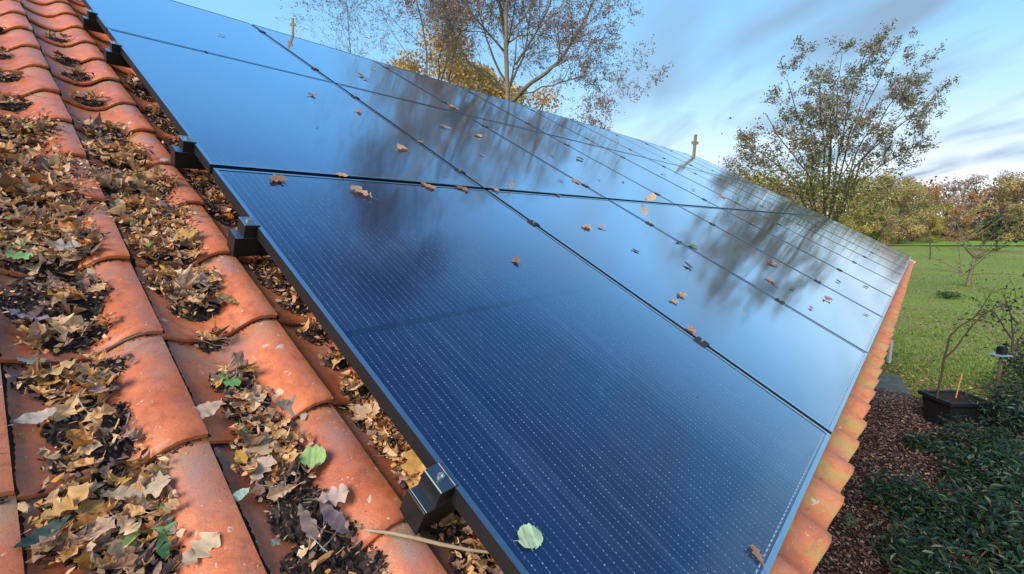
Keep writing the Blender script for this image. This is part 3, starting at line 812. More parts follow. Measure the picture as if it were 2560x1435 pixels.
# tan cross shaped markers along the top edge
def cross(px, py0, py1, vv, label, lean):
    u, _ = roof_uv(px, py1, 0)
    d = ray(px, py1)
    base = P(*roof_uv(px, py1, 0), 0)
    dist = float((base - C0) @ FW); hgt = (py1 - py0) / F * dist * .92; wd = hgt * .11
    base = base - DH * .03
    mb = MB()
    X_ = np.array([1., lean, 0]); X_ /= np.linalg.norm(X_); Y_ = np.cross([0, 0, 1], X_)
    Rm = np.stack([X_, Y_, np.array([0.04, 0, 1.])], 1)
    cham_box(mb, -wd / 2, wd / 2, -wd * .35, wd * .35, -.06, hgt, wd * .1, (.25, .195, .12), (Rm, base))
    for s_ in (-1, 1):
        x0, x1 = sorted((s_ * wd / 2, s_ * wd * 1.45)); box(mb, x0, x1, -wd * .33, wd * .33, hgt * .60, hgt * .60 + wd * 1.05, (.25, .195, .12), (Rm, base))
    o = mb.build('wooden_cross', M_wood); tag(o, label, 'cross', 'small crosses above the top edge of the panels')
cross(736, 42, 90, -4.9, 'tan wooden cross above the top panel edge, left of the birch', -.1)
cross(1737, 333, 396, -4.9, 'tan wooden cross above the panel edge, right of the birch, thinner one', .35)

# ------------------------------------------------------------------ ground
M_ground, t, b = mat('grass_ground', rough=.95, spec=.15); q = NT(t); co = q.coord()
g1 = q.noise(co, .10, 6, .62); g2 = q.noise(co, 1.1, 6, .65); g3 = q.noise(co, 14, 5, .7)
c_ = q.ramp(g1, [(.34, (.20, .18, .055)), (.45, (.17, .24, .04)), (.56, (.19, .30, .04)), (.72, (.28, .36, .06))])
c2 = q.ramp(g2, [(.36, (.19, .13, .075)), (.50, (.13, .17, .035)), (.66, (.17, .23, .04))])
c3 = q.ramp(q.noise(q.n('ShaderNodeMapping', {'Vector': co, 'Scale': (.045, .16, 1)}).outputs[0], 1.0, 5, .6), [(.42, (.25, .19, .09)), (.5, (.18, .21, .05)), (.58, (.15, .24, .03))])
c_ = q.mix(.45, c_, c3); c_ = q.mix(.45, c_, c2); c_ = q.mix(.75, c_, q.ramp(g3, [(.30, (.55, .55, .55)), (.5, (1.25, 1.22, 1.2)), (.72, (1.9, 1.8, 1.7))]), 'MULTIPLY')
q.set(b, 'Base Color', c_); q.bump(q.math('ADD', g3, g2), .7, .06, b)
gn = 120
xs = np.concatenate([np.linspace(-1500, -60, 14), np.linspace(-55, 60, 70), np.linspace(70, 1500, 14)])
ys = np.concatenate([np.linspace(-700, -30, 8), np.linspace(-25, 70, 64), np.linspace(80, 1700, 16)])
GX, GY = np.meshgrid(xs, ys, indexing='ij')
GZ = .05 * np.sin(GX * .31 + 1) * np.cos(GY * .27) + .03 * np.sin(GX * .9 + GY * .7); GZ = GZ - .08
GZ = np.where((GX ** 2 + GY ** 2) < 18 ** 2, GZ * .3 - .03, GZ)
mb = MB(); a_, b_ = GX.shape; I = np.arange(a_ * b_).reshape(a_, b_)
mb.add(np.stack([GX, GY, GZ], -1).reshape(-1, 3), np.stack([I[:-1, :-1].ravel(), I[1:, :-1].ravel(), I[1:, 1:].ravel(), I[:-1, 1:].ravel()], 1))
tag(mb.build('ground', M_ground, smooth=True), kind='structure')
M_field, t, b = mat('bright_field', rough=.95, spec=.15); q = NT(t)
q.set(b, 'Base Color', q.ramp(q.noise(q.coord(), .5, 5, .6), [(.35, (.13, .22, .03)), (.6, (.22, .36, .05))]))
mb = MB(); mb.add([(-200, 74, .06), (400, 74, .06), (400, 112, .14), (-200, 112, .14)], [[0, 1, 2, 3]])
tag(mb.build('far_field', M_field), kind='structure')
# bare soil strip along the building, covered with leaves
def gpoly(px): return [ground(*p_) for p_ in px]
def flat(poly, z, name, m, **k):
    mb = MB(); mb.add([(x, y, z) for x, y in poly], [list(range(len(poly)))]); o = mb.build(name, m); return tag(o, **k)
M_soil, t, b = mat('dark_soil', rough=.95, spec=.2); q = NT(t); co = q.coord()
q.set(b, 'Base Color', q.ramp(q.noise(co, 22, 6, .7), [(.3, (.018, .012, .010)), (.55, (.05, .03, .024)), (.8, (.10, .065, .05))])); q.bump(q.noise(co, 30, 5, .7), 1, .05, b)
M_conc, t, b = mat('path_concrete', rough=.85); q = NT(t); co = q.coord()
q.set(b, 'Base Color', q.ramp(q.noise(co, 6, 6, .65), [(.3, (.06, .075, .06)), (.6, (.10, .12, .10)), (.8, (.16, .17, .14))])); q.bump(q.noise(co, 40, 5, .7), .5, .01, b)
flat(gpoly([(2120, 1000), (2275, 985), (2330, 1010), (2700, 1030), (2900, 1500), (3000, 2600), (1200, 2600), (1500, 1435), (1950, 1050)]), .012, 'flower_bed', M_soil, kind='structure')
flat(gpoly([(2150, 928), (2245, 940), (2278, 985), (2275, 1003), (2120, 1006), (2080, 960)]), .022, 'garden_path', M_conc, kind='structure')

gr = np.random.default_rng(5)
def in_poly(x, y, poly):
    n_ = len(poly); r_ = False; j = n_ - 1
    for i in range(n_):
        if (poly[i][1] > y) != (poly[j][1] > y) and x < (poly[j][0] - poly[i][0]) * (y - poly[i][1]) / (poly[j][1] - poly[i][1]) + poly[i][0]: r_ = not r_
        j = i
    return r_
# carpet of small brown leaves
car = MB()
pol = gpoly([(2120, 985), (2200, 975), (2270, 990), (2330, 1020), (2420, 1080), (2560, 1150), (2640, 1300), (2700, 1800), (1300, 1900), (1700, 1300), (2000, 1050)])
xs_, ys_ = [p_[0] for p_ in pol], [p_[1] for p_ in pol]
CB = [(.12, .060, .052), (.17, .085, .072), (.08, .042, .036), (.24, .14, .11), (.05, .03, .028), (.36, .25, .20), (.15, .065, .06)]
cnt = 0
while cnt < 34000:
    x, y = gr.uniform(min(xs_), max(xs_)), gr.uniform(min(ys_), max(ys_))
    if not in_poly(x, y, pol): continue
    cnt += 1
    L = gr.uniform(.02, .055); W_ = L * gr.uniform(.35, .6)
    Rm = rot_to(np.array([0, 0, 1.]) + gr.normal(0, .45, 3) * [1, 1, .2], gr.uniform(0, 6.28))
    z = .02 + gr.uniform(0, .05)
    v_ = np.array([[0, -L, 0], [W_, 0, L * .15], [0, L, 0], [-W_, 0, L * .15]]) * .55
    col = pick(CB, gr)
    if gr.uniform() < .015: col = pick([(.55, .42, .2), (.6, .5, .4), (.2, .3, .1)], gr)
    car.add(v_ @ Rm.T + [x, y, z], [[0, 1, 2, 3]], col)
tag(car.build('leaf_carpet', M_leaf), 'reddish brown fallen leaves covering the ground below the eaves', 'fallen leaves', kind='stuff')
# grass blades in the nearer lawn
gs = MB()
cnt = 0
while cnt < 26000:
    px = gr.uniform(2130, 2700); py = 620 + 420 * gr.uniform() ** .6
    x, y = ground(px, py)
    if in_poly(x, y, pol): continue
    cnt += 1
    dist = math.hypot(x, y); h_ = gr.uniform(.02, .055) * (1 + dist / 40); w_ = .006 + dist * .0006
    a_ = gr.uniform(0, 3.14); dx, dy = math.cos(a_) * w_, math.sin(a_) * w_; lx, ly = gr.normal(0, .4, 2) * h_
    z = float(-.03 if dist < 18 else -.08 + .05 * math.sin(x * .31 + 1) * math.cos(y * .27) + .03 * math.sin(x * .9 + y * .7)) - .01
    col = pick([(.18, .29, .045), (.23, .35, .06), (.13, .21, .04), (.27, .26, .09), (.10, .18, .04)], gr)
    gs.add([[x - dx, y - dy, z], [x + dx, y + dy, z], [x + lx, y + ly, z + h_]], [[0, 1, 2]], col)
tag(gs.build('lawn_grass', M_foliage), 'short green grass of the meadow beside the building', 'grass', kind='stuff')

fl = MB(); cnt = 0
while cnt < 3800:
    px = gr.uniform(2130, 2700); py = 612 + 420 * gr.uniform() ** .9
    x, y = ground(px, py)
    if in_poly(x, y, pol) or math.sin(x * .9) + math.cos(y * .5 + x * .3) + gr.normal(0, .8) < .2: continue
    cnt += 1; dist = math.hypot(x, y)
    z = float(-.03 if dist < 18 else -.08 + .05 * math.sin(x * .31 + 1) * math.cos(y * .27) + .03 * math.sin(x * .9 + y * .7)) + .03
    L = gr.uniform(.03, .08) * (1 + dist / 60); Rm = rot_to(np.array([0, 0, 1.]) + gr.normal(0, .3, 3), gr.uniform(0, 6.28))
    v_ = np.array([[0, -.5, 0], [.3, 0, .08], [0, .5, 0], [-.3, 0, .08]]) * L
    fl.add(v_ @ Rm.T + [x, y, z], [[0, 1, 2, 3]], pick([(.34, .20, .09), (.24, .13, .07), (.42, .29, .12), (.18, .10, .06)], gr))
tag(fl.build('lawn_leaves', M_leaf), 'brown fallen leaves scattered over the meadow', 'fallen leaves', kind='stuff')

# ------------------------------------------------------------------ trees
def smooth_path(p0, p1, n, wob, r, sag=0.):
    s_ = np.linspace(0, 1, n)[:, None]
    L = np.linalg.norm(np.asarray(p1) - p0)
    w_ = np.cumsum(r.normal(0, wob, (n, 3)), 0); w_ -= s_ * w_[-1]; w_ -= w_[0] * (1 - s_)
    return np.asarray(p0) + (np.asarray(p1) - p0) * s_ + w_ * L + np.array([0, 0, 1]) * (np.sin(np.pi * s_) * sag * L)
def leafcard(mb, p, L, col, r):
    Rm = rot_to(r.normal(0, 1, 3), r.uniform(0, 6.28))
    v_ = np.array([[0, -.5, 0], [.36, -.05, .08], [0, .5, 0], [-.36, -.05, .08]]) * L
    mb.add(v_ @ Rm.T + p, [[0, 1, 2, 3]], col)
def grow(tr, lf, path, r0, r1, r, level, spread, length, nch, leaf, cols, dens, bark, upb=.25, maxl=3, droop=0.):
    n_ = len(path)
    tube(tr, path, np.linspace(r0, r1, n_), 7 if r0 > .05 else (5 if r0 > .015 else 3), bark)
    if level >= maxl:
        for _ in range(r.poisson(dens)):
            s_ = r.uniform(.1, 1); k = min(n_ - 2, int(s_ * (n_ - 1))); fr_ = s_ * (n_ - 1) - k
            p = path[k] * (1 - fr_) + path[k + 1] * fr_ + r.normal(0, leaf * .7, 3)
            c = pick(cols, r)
            leafcard(lf, p, leaf * r.uniform(.6, 1.3), c, r)
        return
    for i in range(nch[level]):
        s_ = r.uniform(.22, 1) if level else r.uniform(.3, 1)
        k = min(n_ - 2, int(s_ * (n_ - 1))); fr_ = s_ * (n_ - 1) - k
        p = path[k] * (1 - fr_) + path[k + 1] * fr_
        ax = path[min(k + 1, n_ - 1)] - path[k]; ax /= np.linalg.norm(ax) + 1e-9
        d = r.normal(0, 1, 3); d -= ax * (d @ ax); d /= np.linalg.norm(d)
        dd = ax * (1 - spread * .5) + d * spread + np.array([0, 0, upb - droop * level]); dd /= np.linalg.norm(dd)
        L = length * (.55 ** level) * r.uniform(.55, 1.15) * (1.15 - .5 * s_)
        rr_ = (r0 + (r1 - r0) * s_) * .5
        ch = smooth_path(p, p + dd * L, 6 - level if level < 3 else 4, .035, r, -.05 * droop)
        grow(tr, lf, ch, rr_, max(.0022, rr_ * .3), r, level + 1, spread, length, nch, leaf, cols, dens, bark, upb, maxl, droop)

# the tall birch behind the roof
def birch(name, Y, trunk_px, top_h, limbs, label, seed, leafcols, nch, length, leaf, dens, rt=.12, bark=(.33, .27, .20), group=None, cat='tree', clumps=()):
    r = np.random.default_rng(seed)
    basep = at(trunk_px, 563, Y); basep[2] = -.05
    e_ = empty(name, label, cat, group, loc=tuple(basep))
    tr, lf = MB(), MB()
    top = basep + np.array([r.normal(0, .3), r.normal(0, .3), top_h])
    path = smooth_path(basep, top, 16, .006, r)
    # spawn side branches only above the bare stem
    tube(tr, path, np.linspace(rt, .015, 16), 9, bark)
    for i in range(nch[0] * 3):
        s_ = r.uniform(.3, 1); k = min(14, int(s_ * 15)); p = path[k]
        a_ = r.uniform(0, 6.28); el = r.uniform(.35, 1.0)
        L = length * (1.15 - s_ * .75) * r.uniform(.6, 1.1)
        d = np.array([math.cos(a_) * math.cos(el), math.sin(a_) * math.cos(el), math.sin(el)])
        ch = smooth_path(p, p + d * L, 7, .03, r, .05)
        grow(tr, lf, ch, rt * .42 * (1.1 - s_), .006, r, 1, .75, length, nch, leaf, leafcols, dens, tuple(np.array(bark) * .65), .15, 3, .10)
    for (pts, r0) in limbs:
        pw = [at(a_, b_, Y + dy) for a_, b_, dy in pts]
        P3 = []
        for a_, b_ in zip(pw[:-1], pw[1:]):
            P3 += list(smooth_path(a_, b_, 5, .02, r))[:-1]
        P3.append(pw[-1]); P3 = np.array(P3)
        grow(tr, lf, P3, r0, r0 * .3, r, 0, .8, length * .58, [nch[0], nch[1], nch[2]], leaf, leafcols, dens, tuple(np.array(bark) * .55), .15, 3, .10)
    for (ax_, el_, dd_, rad_, n_) in clumps:
        c = np.array([math.sin(R(ax_)) * dd_, math.cos(R(ax_)) * dd_, CAMZ + math.tan(R(el_)) * dd_])
        tube(tr, smooth_path(path[min(14, max(4, int(c[2] / top_h * 15) - 3))], c, 6, .03, r, .05), np.linspace(.04, .01, 6), 5, tuple(np.array(bark) * .35))
        for _ in range(n_):
            q_ = r.normal(0, 1, 3) * rad_ * .5
            leafcard(lf, c + q_, .11 * r.uniform(.6, 1.3), pick([(.15, .10, .06), (.11, .075, .055), (.19, .12, .06)], r), r)
    for m_ in (tr, lf):
        for k in range(len(m_.v)): m_.v[k] = m_.v[k] - basep
    tr.build('trunk', M_bark, e_, smooth=True); lf.build('crown', M_foliage, e_)
    return e_
PUR = [(.27, .19, .17), (.32, .21, .14), (.22, .16, .18), (.40, .25, .11), (.26, .19, .23)]
birch('birch_tree', 17.0, 1263, 24, [
    ([(1268, 262, 0), (1330, 205, -.3), (1400, 152, -.5), (1450, 70, -.6), (1505, -40, -.6)], .085),
    ([(1290, 160, 0), (1335, 90, .5), (1375, 10, .9), (1400, -120, 1.)], .05),
    ([(1255, 60, 0), (1215, 10, .4), (1180, -80, .6)], .04),
    ([(1262, 130, 0), (1200, 60, -.5), (1130, -40, -.8)], .04), ([(1262, 200, 0), (1225, 120, .6), (1195, 20, .8), (1180, -90, .8)], .045), ([(1275, 215, 0), (1310, 140, .6), (1325, 50, .9), (1330, -80, 1.)], .045), ([(1262, 230, 0), (1180, 165, -.5), (1120, 80, -.8), (1090, -30, -.8)], .035),
    ([(1290, 245, 0), (1380, 215, -.6), (1470, 190, -.9), (1530, 260, -1.1)], .03)],
    'tall birch with pale straight trunk and thin bare limbs behind the roof', 4, PUR, [10, 8, 6], 4.0, .055, 13, clumps=[(7.5, 48, 17, 1.7, 2600), (8.5, 44, 17.5, 1.4, 1500), (1, 38, 16.5, 1.2, 900), (-5, 39.5, 17, 1.5, 2200), (-2, 42, 17, 1.2, 1300), (-7.5, 36, 17, 1.2, 1200), (9, 41, 17, 1.2, 900), (-5, 33, 18, 1.3, 900), (2.5, 31, 18, 1.1, 400)])
birch('birch_tree', 23.0, 1065, 21, [([(1120, 200, 0), (1150, 80, 0), (1110, -30, 0)], .05)],
    'slender birch with a dark thin stem left of the tall birch', 9, PUR, [10, 7, 6], 4.6, .06, 8, rt=.07, bark=(.16, .13, .12))
birch('birch_tree', 27.0, 905, 16, [], 'faint purple-twigged birch, leftmost of the trees behind the roof', 10, [(.17, .13, .15), (.20, .15, .13)], [10, 7, 6], 4.6, .065, 9, rt=.07, bark=(.2, .16, .15))

# second tree: many upright stems, leafier below
GRB = [(.22, .20, .09), (.26, .20, .11), (.22, .17, .14), (.30, .20, .08), (.21, .18, .19), (.19, .20, .07)]
def stems(name, Y, base_px, targets, label, seed, cols, nch, length, leaf, dens, r0=.065, bark=(.09, .07, .05), low=None):
    r = np.random.default_rng(seed)
    bp = at(base_px, 563, Y); bp[2] = -.05
    e_ = empty(name, label, 'tree', loc=tuple(bp)); tr, lf = MB(), MB()
    fork = bp + np.array([0, 0, 2.2])
    tube(tr, smooth_path(bp, fork, 5, .01, r), np.linspace(r0 * 1.7, r0 * 1.4, 5), 9, bark)
    for (px, py, dy) in targets:
        tp = at(px, py, Y + dy); tp = fork + (tp - fork) * .92
        mid_ = fork + (tp - fork) * .45 + np.array([(tp - fork)[0] * -.12, 0, .8])
        pth = np.vstack([smooth_path(fork, mid_, 6, .015, r)[:-1], smooth_path(mid_, tp, 7, .015, r)])
        grow(tr, lf, pth, r0 * r.uniform(.5, .9), .01, r, 0, .7, length, nch, leaf, cols, dens, bark, .3, 3, 0)
    if low:
        for (px, py, sx, sz, n_) in low:
            c = at(px, py, Y - .5)
            for _ in range(n_):
                p = c + r.normal(0, 1, 3) * [sx, sx * .8, sz]
                leafcard(lf, p, leaf * r.uniform(.8, 1.6), pick([(.13, .19, .045), (.19, .20, .05), (.09, .12, .035), (.27, .19, .055)], r), r)
    for m_ in (tr, lf):
        for k in range(len(m_.v)): m_.v[k] = m_.v[k] - bp
    tr.build('trunk', M_bark, e_, smooth=True); lf.build('crown', M_foliage, e_)
    return e_
stems('multi_stem_tree', 19.0, 2058,
      [(1850, 330, .5), (1900, 250, -.6), (1960, 160, .4), (2040, 110, -.8), (2110, 90, .8), (2190, 50, -.4), (2260, 70, .6), (2320, 120, -.6), (2360, 190, .3), (2290, 230, -1.), (2340, 320, .8), (2180, 180, 1.4), (2080, 230, -1.5), (1960, 300, 1.2), (1850, 395, -.6), (2160, 330, -.8), (2270, 400, .3)],
      'many-stemmed tree with sparse leaves at the top, standing before the woods', 31, GRB, [6, 5, 4], 1.55, .078, 13,
      low=[(1950, 470, .95, .45, 900), (2040, 500, 1.0, .55, 1300), (2130, 480, .9, .5, 900), (1900, 430, .6, .5, 420), (2040, 430, 1.1, .5, 700), (2180, 520, .7, .6, 700), (2000, 380, 1.2, .7, 450)])

# crowns of leafy trees, shared between copies
def crown_tree(name, h_, wd, cols, seed, nl, leaf, sparse=0., base=.18):
    r = np.random.default_rng(seed)
    tr, lf = MB(), MB()
    tube(tr, smooth_path((0, 0, -.1), (r.normal(0, .3), r.normal(0, .3), h_ * .8), 8, .01, r), np.linspace(h_ * .02, .04, 8), 7, (.08, .06, .045))
    ncl = 26
    for i in range(ncl):
        a_ = r.uniform(0, 6.28); zz_ = r.uniform(base, .95)
        env = math.sin(math.pi * min(1, max(.03, (zz_ - base * .6) / (1.02 - base * .6))) ** .8) ** .6
        rad = wd / 2 * env * math.sqrt(r.uniform(.05, 1)) * .85
        c = np.array([math.cos(a_) * rad, math.sin(a_) * rad, zz_ * h_])
        st_ = np.array([0, 0, max(.1, zz_ - .25) * h_])
        tube(tr, smooth_path(st_, c, 5, .03, r), np.linspace(h_ * .006, h_ * .0015, 5), 4, (.08, .06, .045))
        cs = wd * r.uniform(.09, .16)
        n_ = int(nl / ncl); cc0 = pick(cols, r) * r.uniform(.75, 1.25)
        pts = r.normal(0, 1, (n_, 3)); pts /= np.linalg.norm(pts, axis=1)[:, None] + 1e-6; pts *= (r.uniform(0, 1, n_) ** .5)[:, None] * [cs, cs, cs * .75]
        for p in pts:
            if r.uniform() < sparse: continue
            leafcard(lf, c + p * 1.25, leaf * r.uniform(.6, 1.3), cc0 * r.uniform(.75, 1.3), r)
    return tr.mesh('trunk', M_bark, True), lf.mesh('crown', M_foliage)
def place_tree(meshes, name, x, y, sc, rz, label, group, sz=1.):
    e_ = empty(name, label, 'tree', group, loc=(x, y, 0)); e_.scale = (sc, sc, sc * sz); e_.rotation_euler = (0, 0, rz)
    for nm, m_ in zip(('trunk', 'crown'), meshes): link(bpy.data.objects.new(nm, m_), e_)
    return e_
AUT = [(.52, .32, .11), (.46, .30, .10), (.40, .30, .11), (.58, .36, .11)]
OLV = [tuple(x * y for x, y in zip(c, (1.9, 1.85, 1.9))) for c in [(.20, .17, .045), (.15, .15, .04), (.24, .18, .05)]]
BRW = [tuple(x * y for x, y in zip(c, (1.9, 1.85, 1.9))) for c in [(.24, .15, .075), (.19, .12, .07), (.28, .15, .06)]]
GRY = [tuple(x * y for x, y in zip(c, (1.9, 1.85, 1.9))) for c in [(.17, .13, .11), (.21, .16, .12), (.15, .12, .11)]]
near_oak = crown_tree('oak', 14, 11, AUT, 51, 15000, .21, .05, .12)
near_oak2 = crown_tree('oak', 14, 7.5, [(.40, .31, .09), (.45, .33, .09)], 52, 13000, .21, .05, .1)
for i, (px, topy, Y, sc_h, m_, lb) in enumerate([
        (1085, 92, 42, 1., near_oak, 'rounded orange-brown oak crown just left of the birch trunk, tallest one'),
        (985, 135, 46, 1., near_oak2, 'small orange-brown crown at the left end behind the roof'),
        (1230, 150, 42, 1., near_oak2, 'yellowish olive oak crown directly behind the birch trunk'),
        (1300, 195, 44, 1., near_oak, 'low brown oak crown just right of the birch trunk'),
        (1155, 150, 50, 1., near_oak, 'brown oak crown between the tall crown and the birch trunk')]):
    p = at(px, topy, Y); sc = p[2] / 14.0
    place_tree(m_, 'oak_tree', p[0], p[1], sc, i * 1.3, lb, 'autumn oaks behind the roof')
AUW = [(.46, .34, .13), (.42, .31, .12), (.38, .30, .12)]
variants = [crown_tree('wood', 15, 13, AUW, 61, 5600, .38, 0, .04), crown_tree('wood', 15, 12, OLV, 62, 5600, .38, 0, .04), crown_tree('wood', 15, 11, BRW, 63, 5200, .36, .1, .05),
            crown_tree('wood', 16, 10, GRY, 64, 4200, .28, .2, .06), crown_tree('wood', 15, 13, [(.33, .29, .12), (.40, .31, .13), (.42, .29, .13)], 65, 5600, .38, 0, .03)]
VW = ['orange-brown', 'olive green', 'russet brown', 'thin grey-brown', 'mixed green and rust']
tr_ = np.random.default_rng(8)
WT = []   # px of the crown centre, top y, distance, variant
for px, ty, Y, vr in [(1865, 418, 72, 0), (1930, 440, 80, 4), (1995, 432, 84, 2), (2060, 440, 86, 1), (2120, 436, 84, 0), (2185, 432, 88, 1), (2245, 425, 84, 4), (2300, 432, 92, 2), (2265, 452, 78, 0), (2335, 462, 96, 1),
                      (2375, 458, 112, 3), (2412, 452, 116, 3), (2446, 440, 110, 3), (2482, 448, 108, 2), (2520, 432, 112, 3), (2556, 420, 100, 0), (2600, 425, 104, 2), (2650, 420, 100, 0), (2710, 415, 108, 2), (2780, 420, 100, 4), (2860, 420, 108, 1), (2940, 410, 104, 0),
                      (2400, 500, 90, 2), (2455, 505, 94, 0), (2505, 498, 92, 2), (2150, 490, 76, 1), (2210, 500, 74, 4), (2340, 505, 84, 1), (2560, 500, 88, 0), (2620, 500, 90, 2),
                      (1780, 440, 84, 0), (1700, 445, 84, 2), (1600, 440, 90, 0), (1500, 440, 90, 1)]:
    p = at(px, ty, Y); WT.append((p[0], p[1], p[2] / 15.3, vr, px, ty))
WT2 = sorted(range(len(WT)), key=lambda i_: WT[i_][4])
def wood_label(i):
    x, y, s_, vr, px, ty = WT[i]
    front = 'low front-row ' if ty > 485 else ''
    if px < 1830: return f'{VW[vr]} woodland tree hidden low behind the panels beyond the roof', 0
    zone = ('left of the many-stemmed tree' if px < 1900 else 'behind the many-stemmed tree' if px < 2150 else 'just right of the many-stemmed tree' if px < 2240 else
            'above the far corner of the roof' if px < 2320 else 'at the dip in the treeline' if px < 2400 else 'right of the treeline dip' if px < 2500 else 'at the right edge of the picture')
    return f'{front}{VW[vr]} woodland tree {zone}', 1
used_l = {}
labs = [wood_label(i)[0] for i in range(len(WT))]
for i in WT2:
    x, y, s_, vr, px, ty = WT[i]; l_ = labs[i]
    same = [j for j in WT2 if labs[j] == l_]
    if len(same) > 1:
        k = same.index(i); l_ += f', {["leftmost", "next to the right", "further right", "rightmost"][min(k, 3) if len(same) > 2 else (0 if k == 0 else 3)]} of them'
    place_tree(variants[vr], 'woodland_tree', x, y, s_, tr_.uniform(0, 6.28), l_, 'trees of the wood beyond the meadow')
# dark undergrowth along the foot of the wood
ug = MB(); ur = np.random.default_rng(17)
for _ in range(9000):
    Y = ur.uniform(92, 122); X_ = ur.uniform(.05, 1.5) * Y
    leafcard(ug, np.array([X_, Y, ur.uniform(0, 1) ** 1.6 * 3.4]), ur.uniform(.5, 1.0), pick([(.09, .07, .035), (.07, .06, .03), (.13, .09, .04), (.16, .12, .05)], ur), ur)
tag(ug.build('undergrowth', M_foliage), 'low brown undergrowth at the foot of the distant wood', 'undergrowth', kind='stuff')
far = MB()
for _ in range(30000):
    Y = ur.uniform(125, 150); X_ = ur.uniform(-1.0, 1.7) * Y
    hmax = (14.5 + 1.8 * math.sin(X_ * .11) + 1.2 * math.sin(X_ * .37) + .8 * math.sin(X_ * 1.3)) * (1 - .25 * ur.uniform() ** 3)
    leafcard(far, np.array([X_, Y, ur.uniform(0, hmax)]), ur.uniform(.6, 1.2), pick([(.27, .21, .11), (.22, .18, .10), (.32, .23, .12), (.25, .21, .17)], ur), ur)  # greyed browns put distance haze into the leaf colour
tag(far.build('distant_wood', M_foliage), 'distant brown and olive wood behind the first trees', 'wood', kind='stuff')

# ------------------------------------------------------------------ garden plants and things at the right
def bush(name, px, py, wx, hz, n_, leaf, cols, label, seed, material=M_gloss, group=None, kindl='oval', cat='shrub'):
    r = np.random.default_rng(seed); x, y = ground(px, py)
    e_ = empty(name, label, cat, group, loc=(x, y, 0)); tr, lf = MB(), MB()
    tips = []
    for i in range(14):
        a_ = r.uniform(0, 6.28); rad = wx * math.sqrt(r.uniform()) * .8
        tip = np.array([math.cos(a_) * rad, math.sin(a_) * rad, hz * r.uniform(.5, 1.0) * (1 - .35 * (rad / wx) ** 2)])
        tube(tr, smooth_path((r.normal(0, .05), r.normal(0, .05), 0), tip, 6, .03, r, .08), np.linspace(.012, .004, 6), 4, (.09, .07, .04)); tips.append(tip)
    for i in range(n_):
        tip = tips[int(r.integers(len(tips)))]
        d = r.normal(0, 1, 3); d /= np.linalg.norm(d); d *= r.uniform() ** .45 * wx * .42
        p = tip * r.uniform(.55, 1.02) + d * [1, 1, .7]
        if p[2] < .02: p[2] = r.uniform(.02, .12)
        L = leaf * r.uniform(.65, 1.3); Rm = rot_to(np.array([0, 0, 1.]) + r.normal(0, .55, 3), r.uniform(0, 6.28))
        v_ = np.array([[0, -.5, 0], [.17, -.15, .05], [.13, .25, .02], [0, .5, -.08], [-.13, .25, .02], [-.17, -.15, .05]]) * L
        lf.add(v_ @ Rm.T + p, [[0, 1, 2, 3], [0, 3, 4, 5]], pick(cols, r))
    tr.build('stems', M_bark, e_); lf.build('foliage', material, e_)
    return e_
DG = [(.014, .038, .022), (.022, .055, .026), (.010, .026, .018), (.035, .07, .022), (.018, .045, .034), (.014, .036, .022), (.020, .05, .024)] * 4 + [(.10, .06, .035)]
bush('evergreen_shrub', 2330, 1330, .62, .55, 3200, .07, DG, 'dark glossy evergreen shrub filling the bottom right, nearest one', 71, group='evergreen shrubs below the eaves')
bush('evergreen_shrub', 2470, 1230, .70, .65, 3400, .07, DG, 'dark glossy evergreen shrub at the right edge in front of the black tub', 72, group='evergreen shrubs below the eaves')
bush('evergreen_shrub', 2520, 1420, .7, .65, 2300, .09, DG, 'dark evergreen shrub in the bottom right corner', 73, group='evergreen shrubs below the eaves')
bush('evergreen_shrub', 2300, 1130, .38, .26, 800, .07, DG, 'low dark evergreen shrub left of and below the black tub', 74, group='evergreen shrubs below the eaves')
bush('evergreen_shrub', 2560, 1105, .75, .9, 3200, .075, DG, 'evergreen shrub at the right edge beside the black tub', 75, group='evergreen shrubs below the eaves')
bush('evergreen_shrub', 2600, 1010, .75, 1.35, 2300, .075, [(.05, .08, .035), (.08, .10, .04), (.02, .04, .035), (.05, .05, .06)], 'looser olive green shrub at the right edge above the black tub', 76, group='evergreen shrubs below the eaves')
bush('evergreen_shrub', 2380, 1500, .6, .5, 1900, .075, DG, 'dark evergreen shrub at the bottom edge between the tile ends and the corner shrub', 91, group='evergreen shrubs below the eaves')
bush('evergreen_shrub', 2450, 1150, .55, .55, 2600, .06, DG, 'low evergreen shrub directly in front of the black tub', 92, group='evergreen shrubs below the eaves')
bush('low_plant', 2120, 1310, .10, .10, 90, .06, [(.10, .17, .10), (.06, .11, .07)], 'small green plant on the leaf carpet by the tile ends', 77, cat='plant')
bush('low_plant', 2370, 745, .55, .28, 260, .12, [(.03, .08, .02), (.05, .11, .03)], 'small dark green plant on the meadow beside the forked tree', 78, cat='plant')

# black tub with a tree stake
x0, y0 = ground(2335, 1085); x1, y1 = ground(2450, 1082)
tc_ = np.array([(x0 + x1) / 2 + .12, (y0 + y1) / 2 + .22, 0]); wd = math.hypot(x1 - x0, y1 - y0)
tub = empty('planter_tub', 'black rectangular plant tub on the leafy bed beside the lawn', 'planter', loc=tuple(tc_))
M_tub, t, b = mat('black_plastic', (.009, .009, .011), .5, .4)
q = NT(t); q.bump(q.noise(q.coord(), 20, 4, .6), .3, .01, b)
hw, hd, hh = wd * .41, .26, .52
mb = MB()
def ringv(ax_, by_, z): return [[-ax_, -by_, z], [ax_, -by_, z], [ax_, by_, z], [-ax_, by_, z]]
V = ringv(hw * .82, hd * .82, 0) + ringv(hw, hd, hh) + ringv(hw - .03, hd - .03, hh) + ringv(hw - .05, hd - .05, hh - .10)
f = [[0, 3, 2, 1]]
for k in range(3):
    for i in range(4): f.append([k * 4 + i, k * 4 + (i + 1) % 4, (k + 1) * 4 + (i + 1) % 4, (k + 1) * 4 + i])
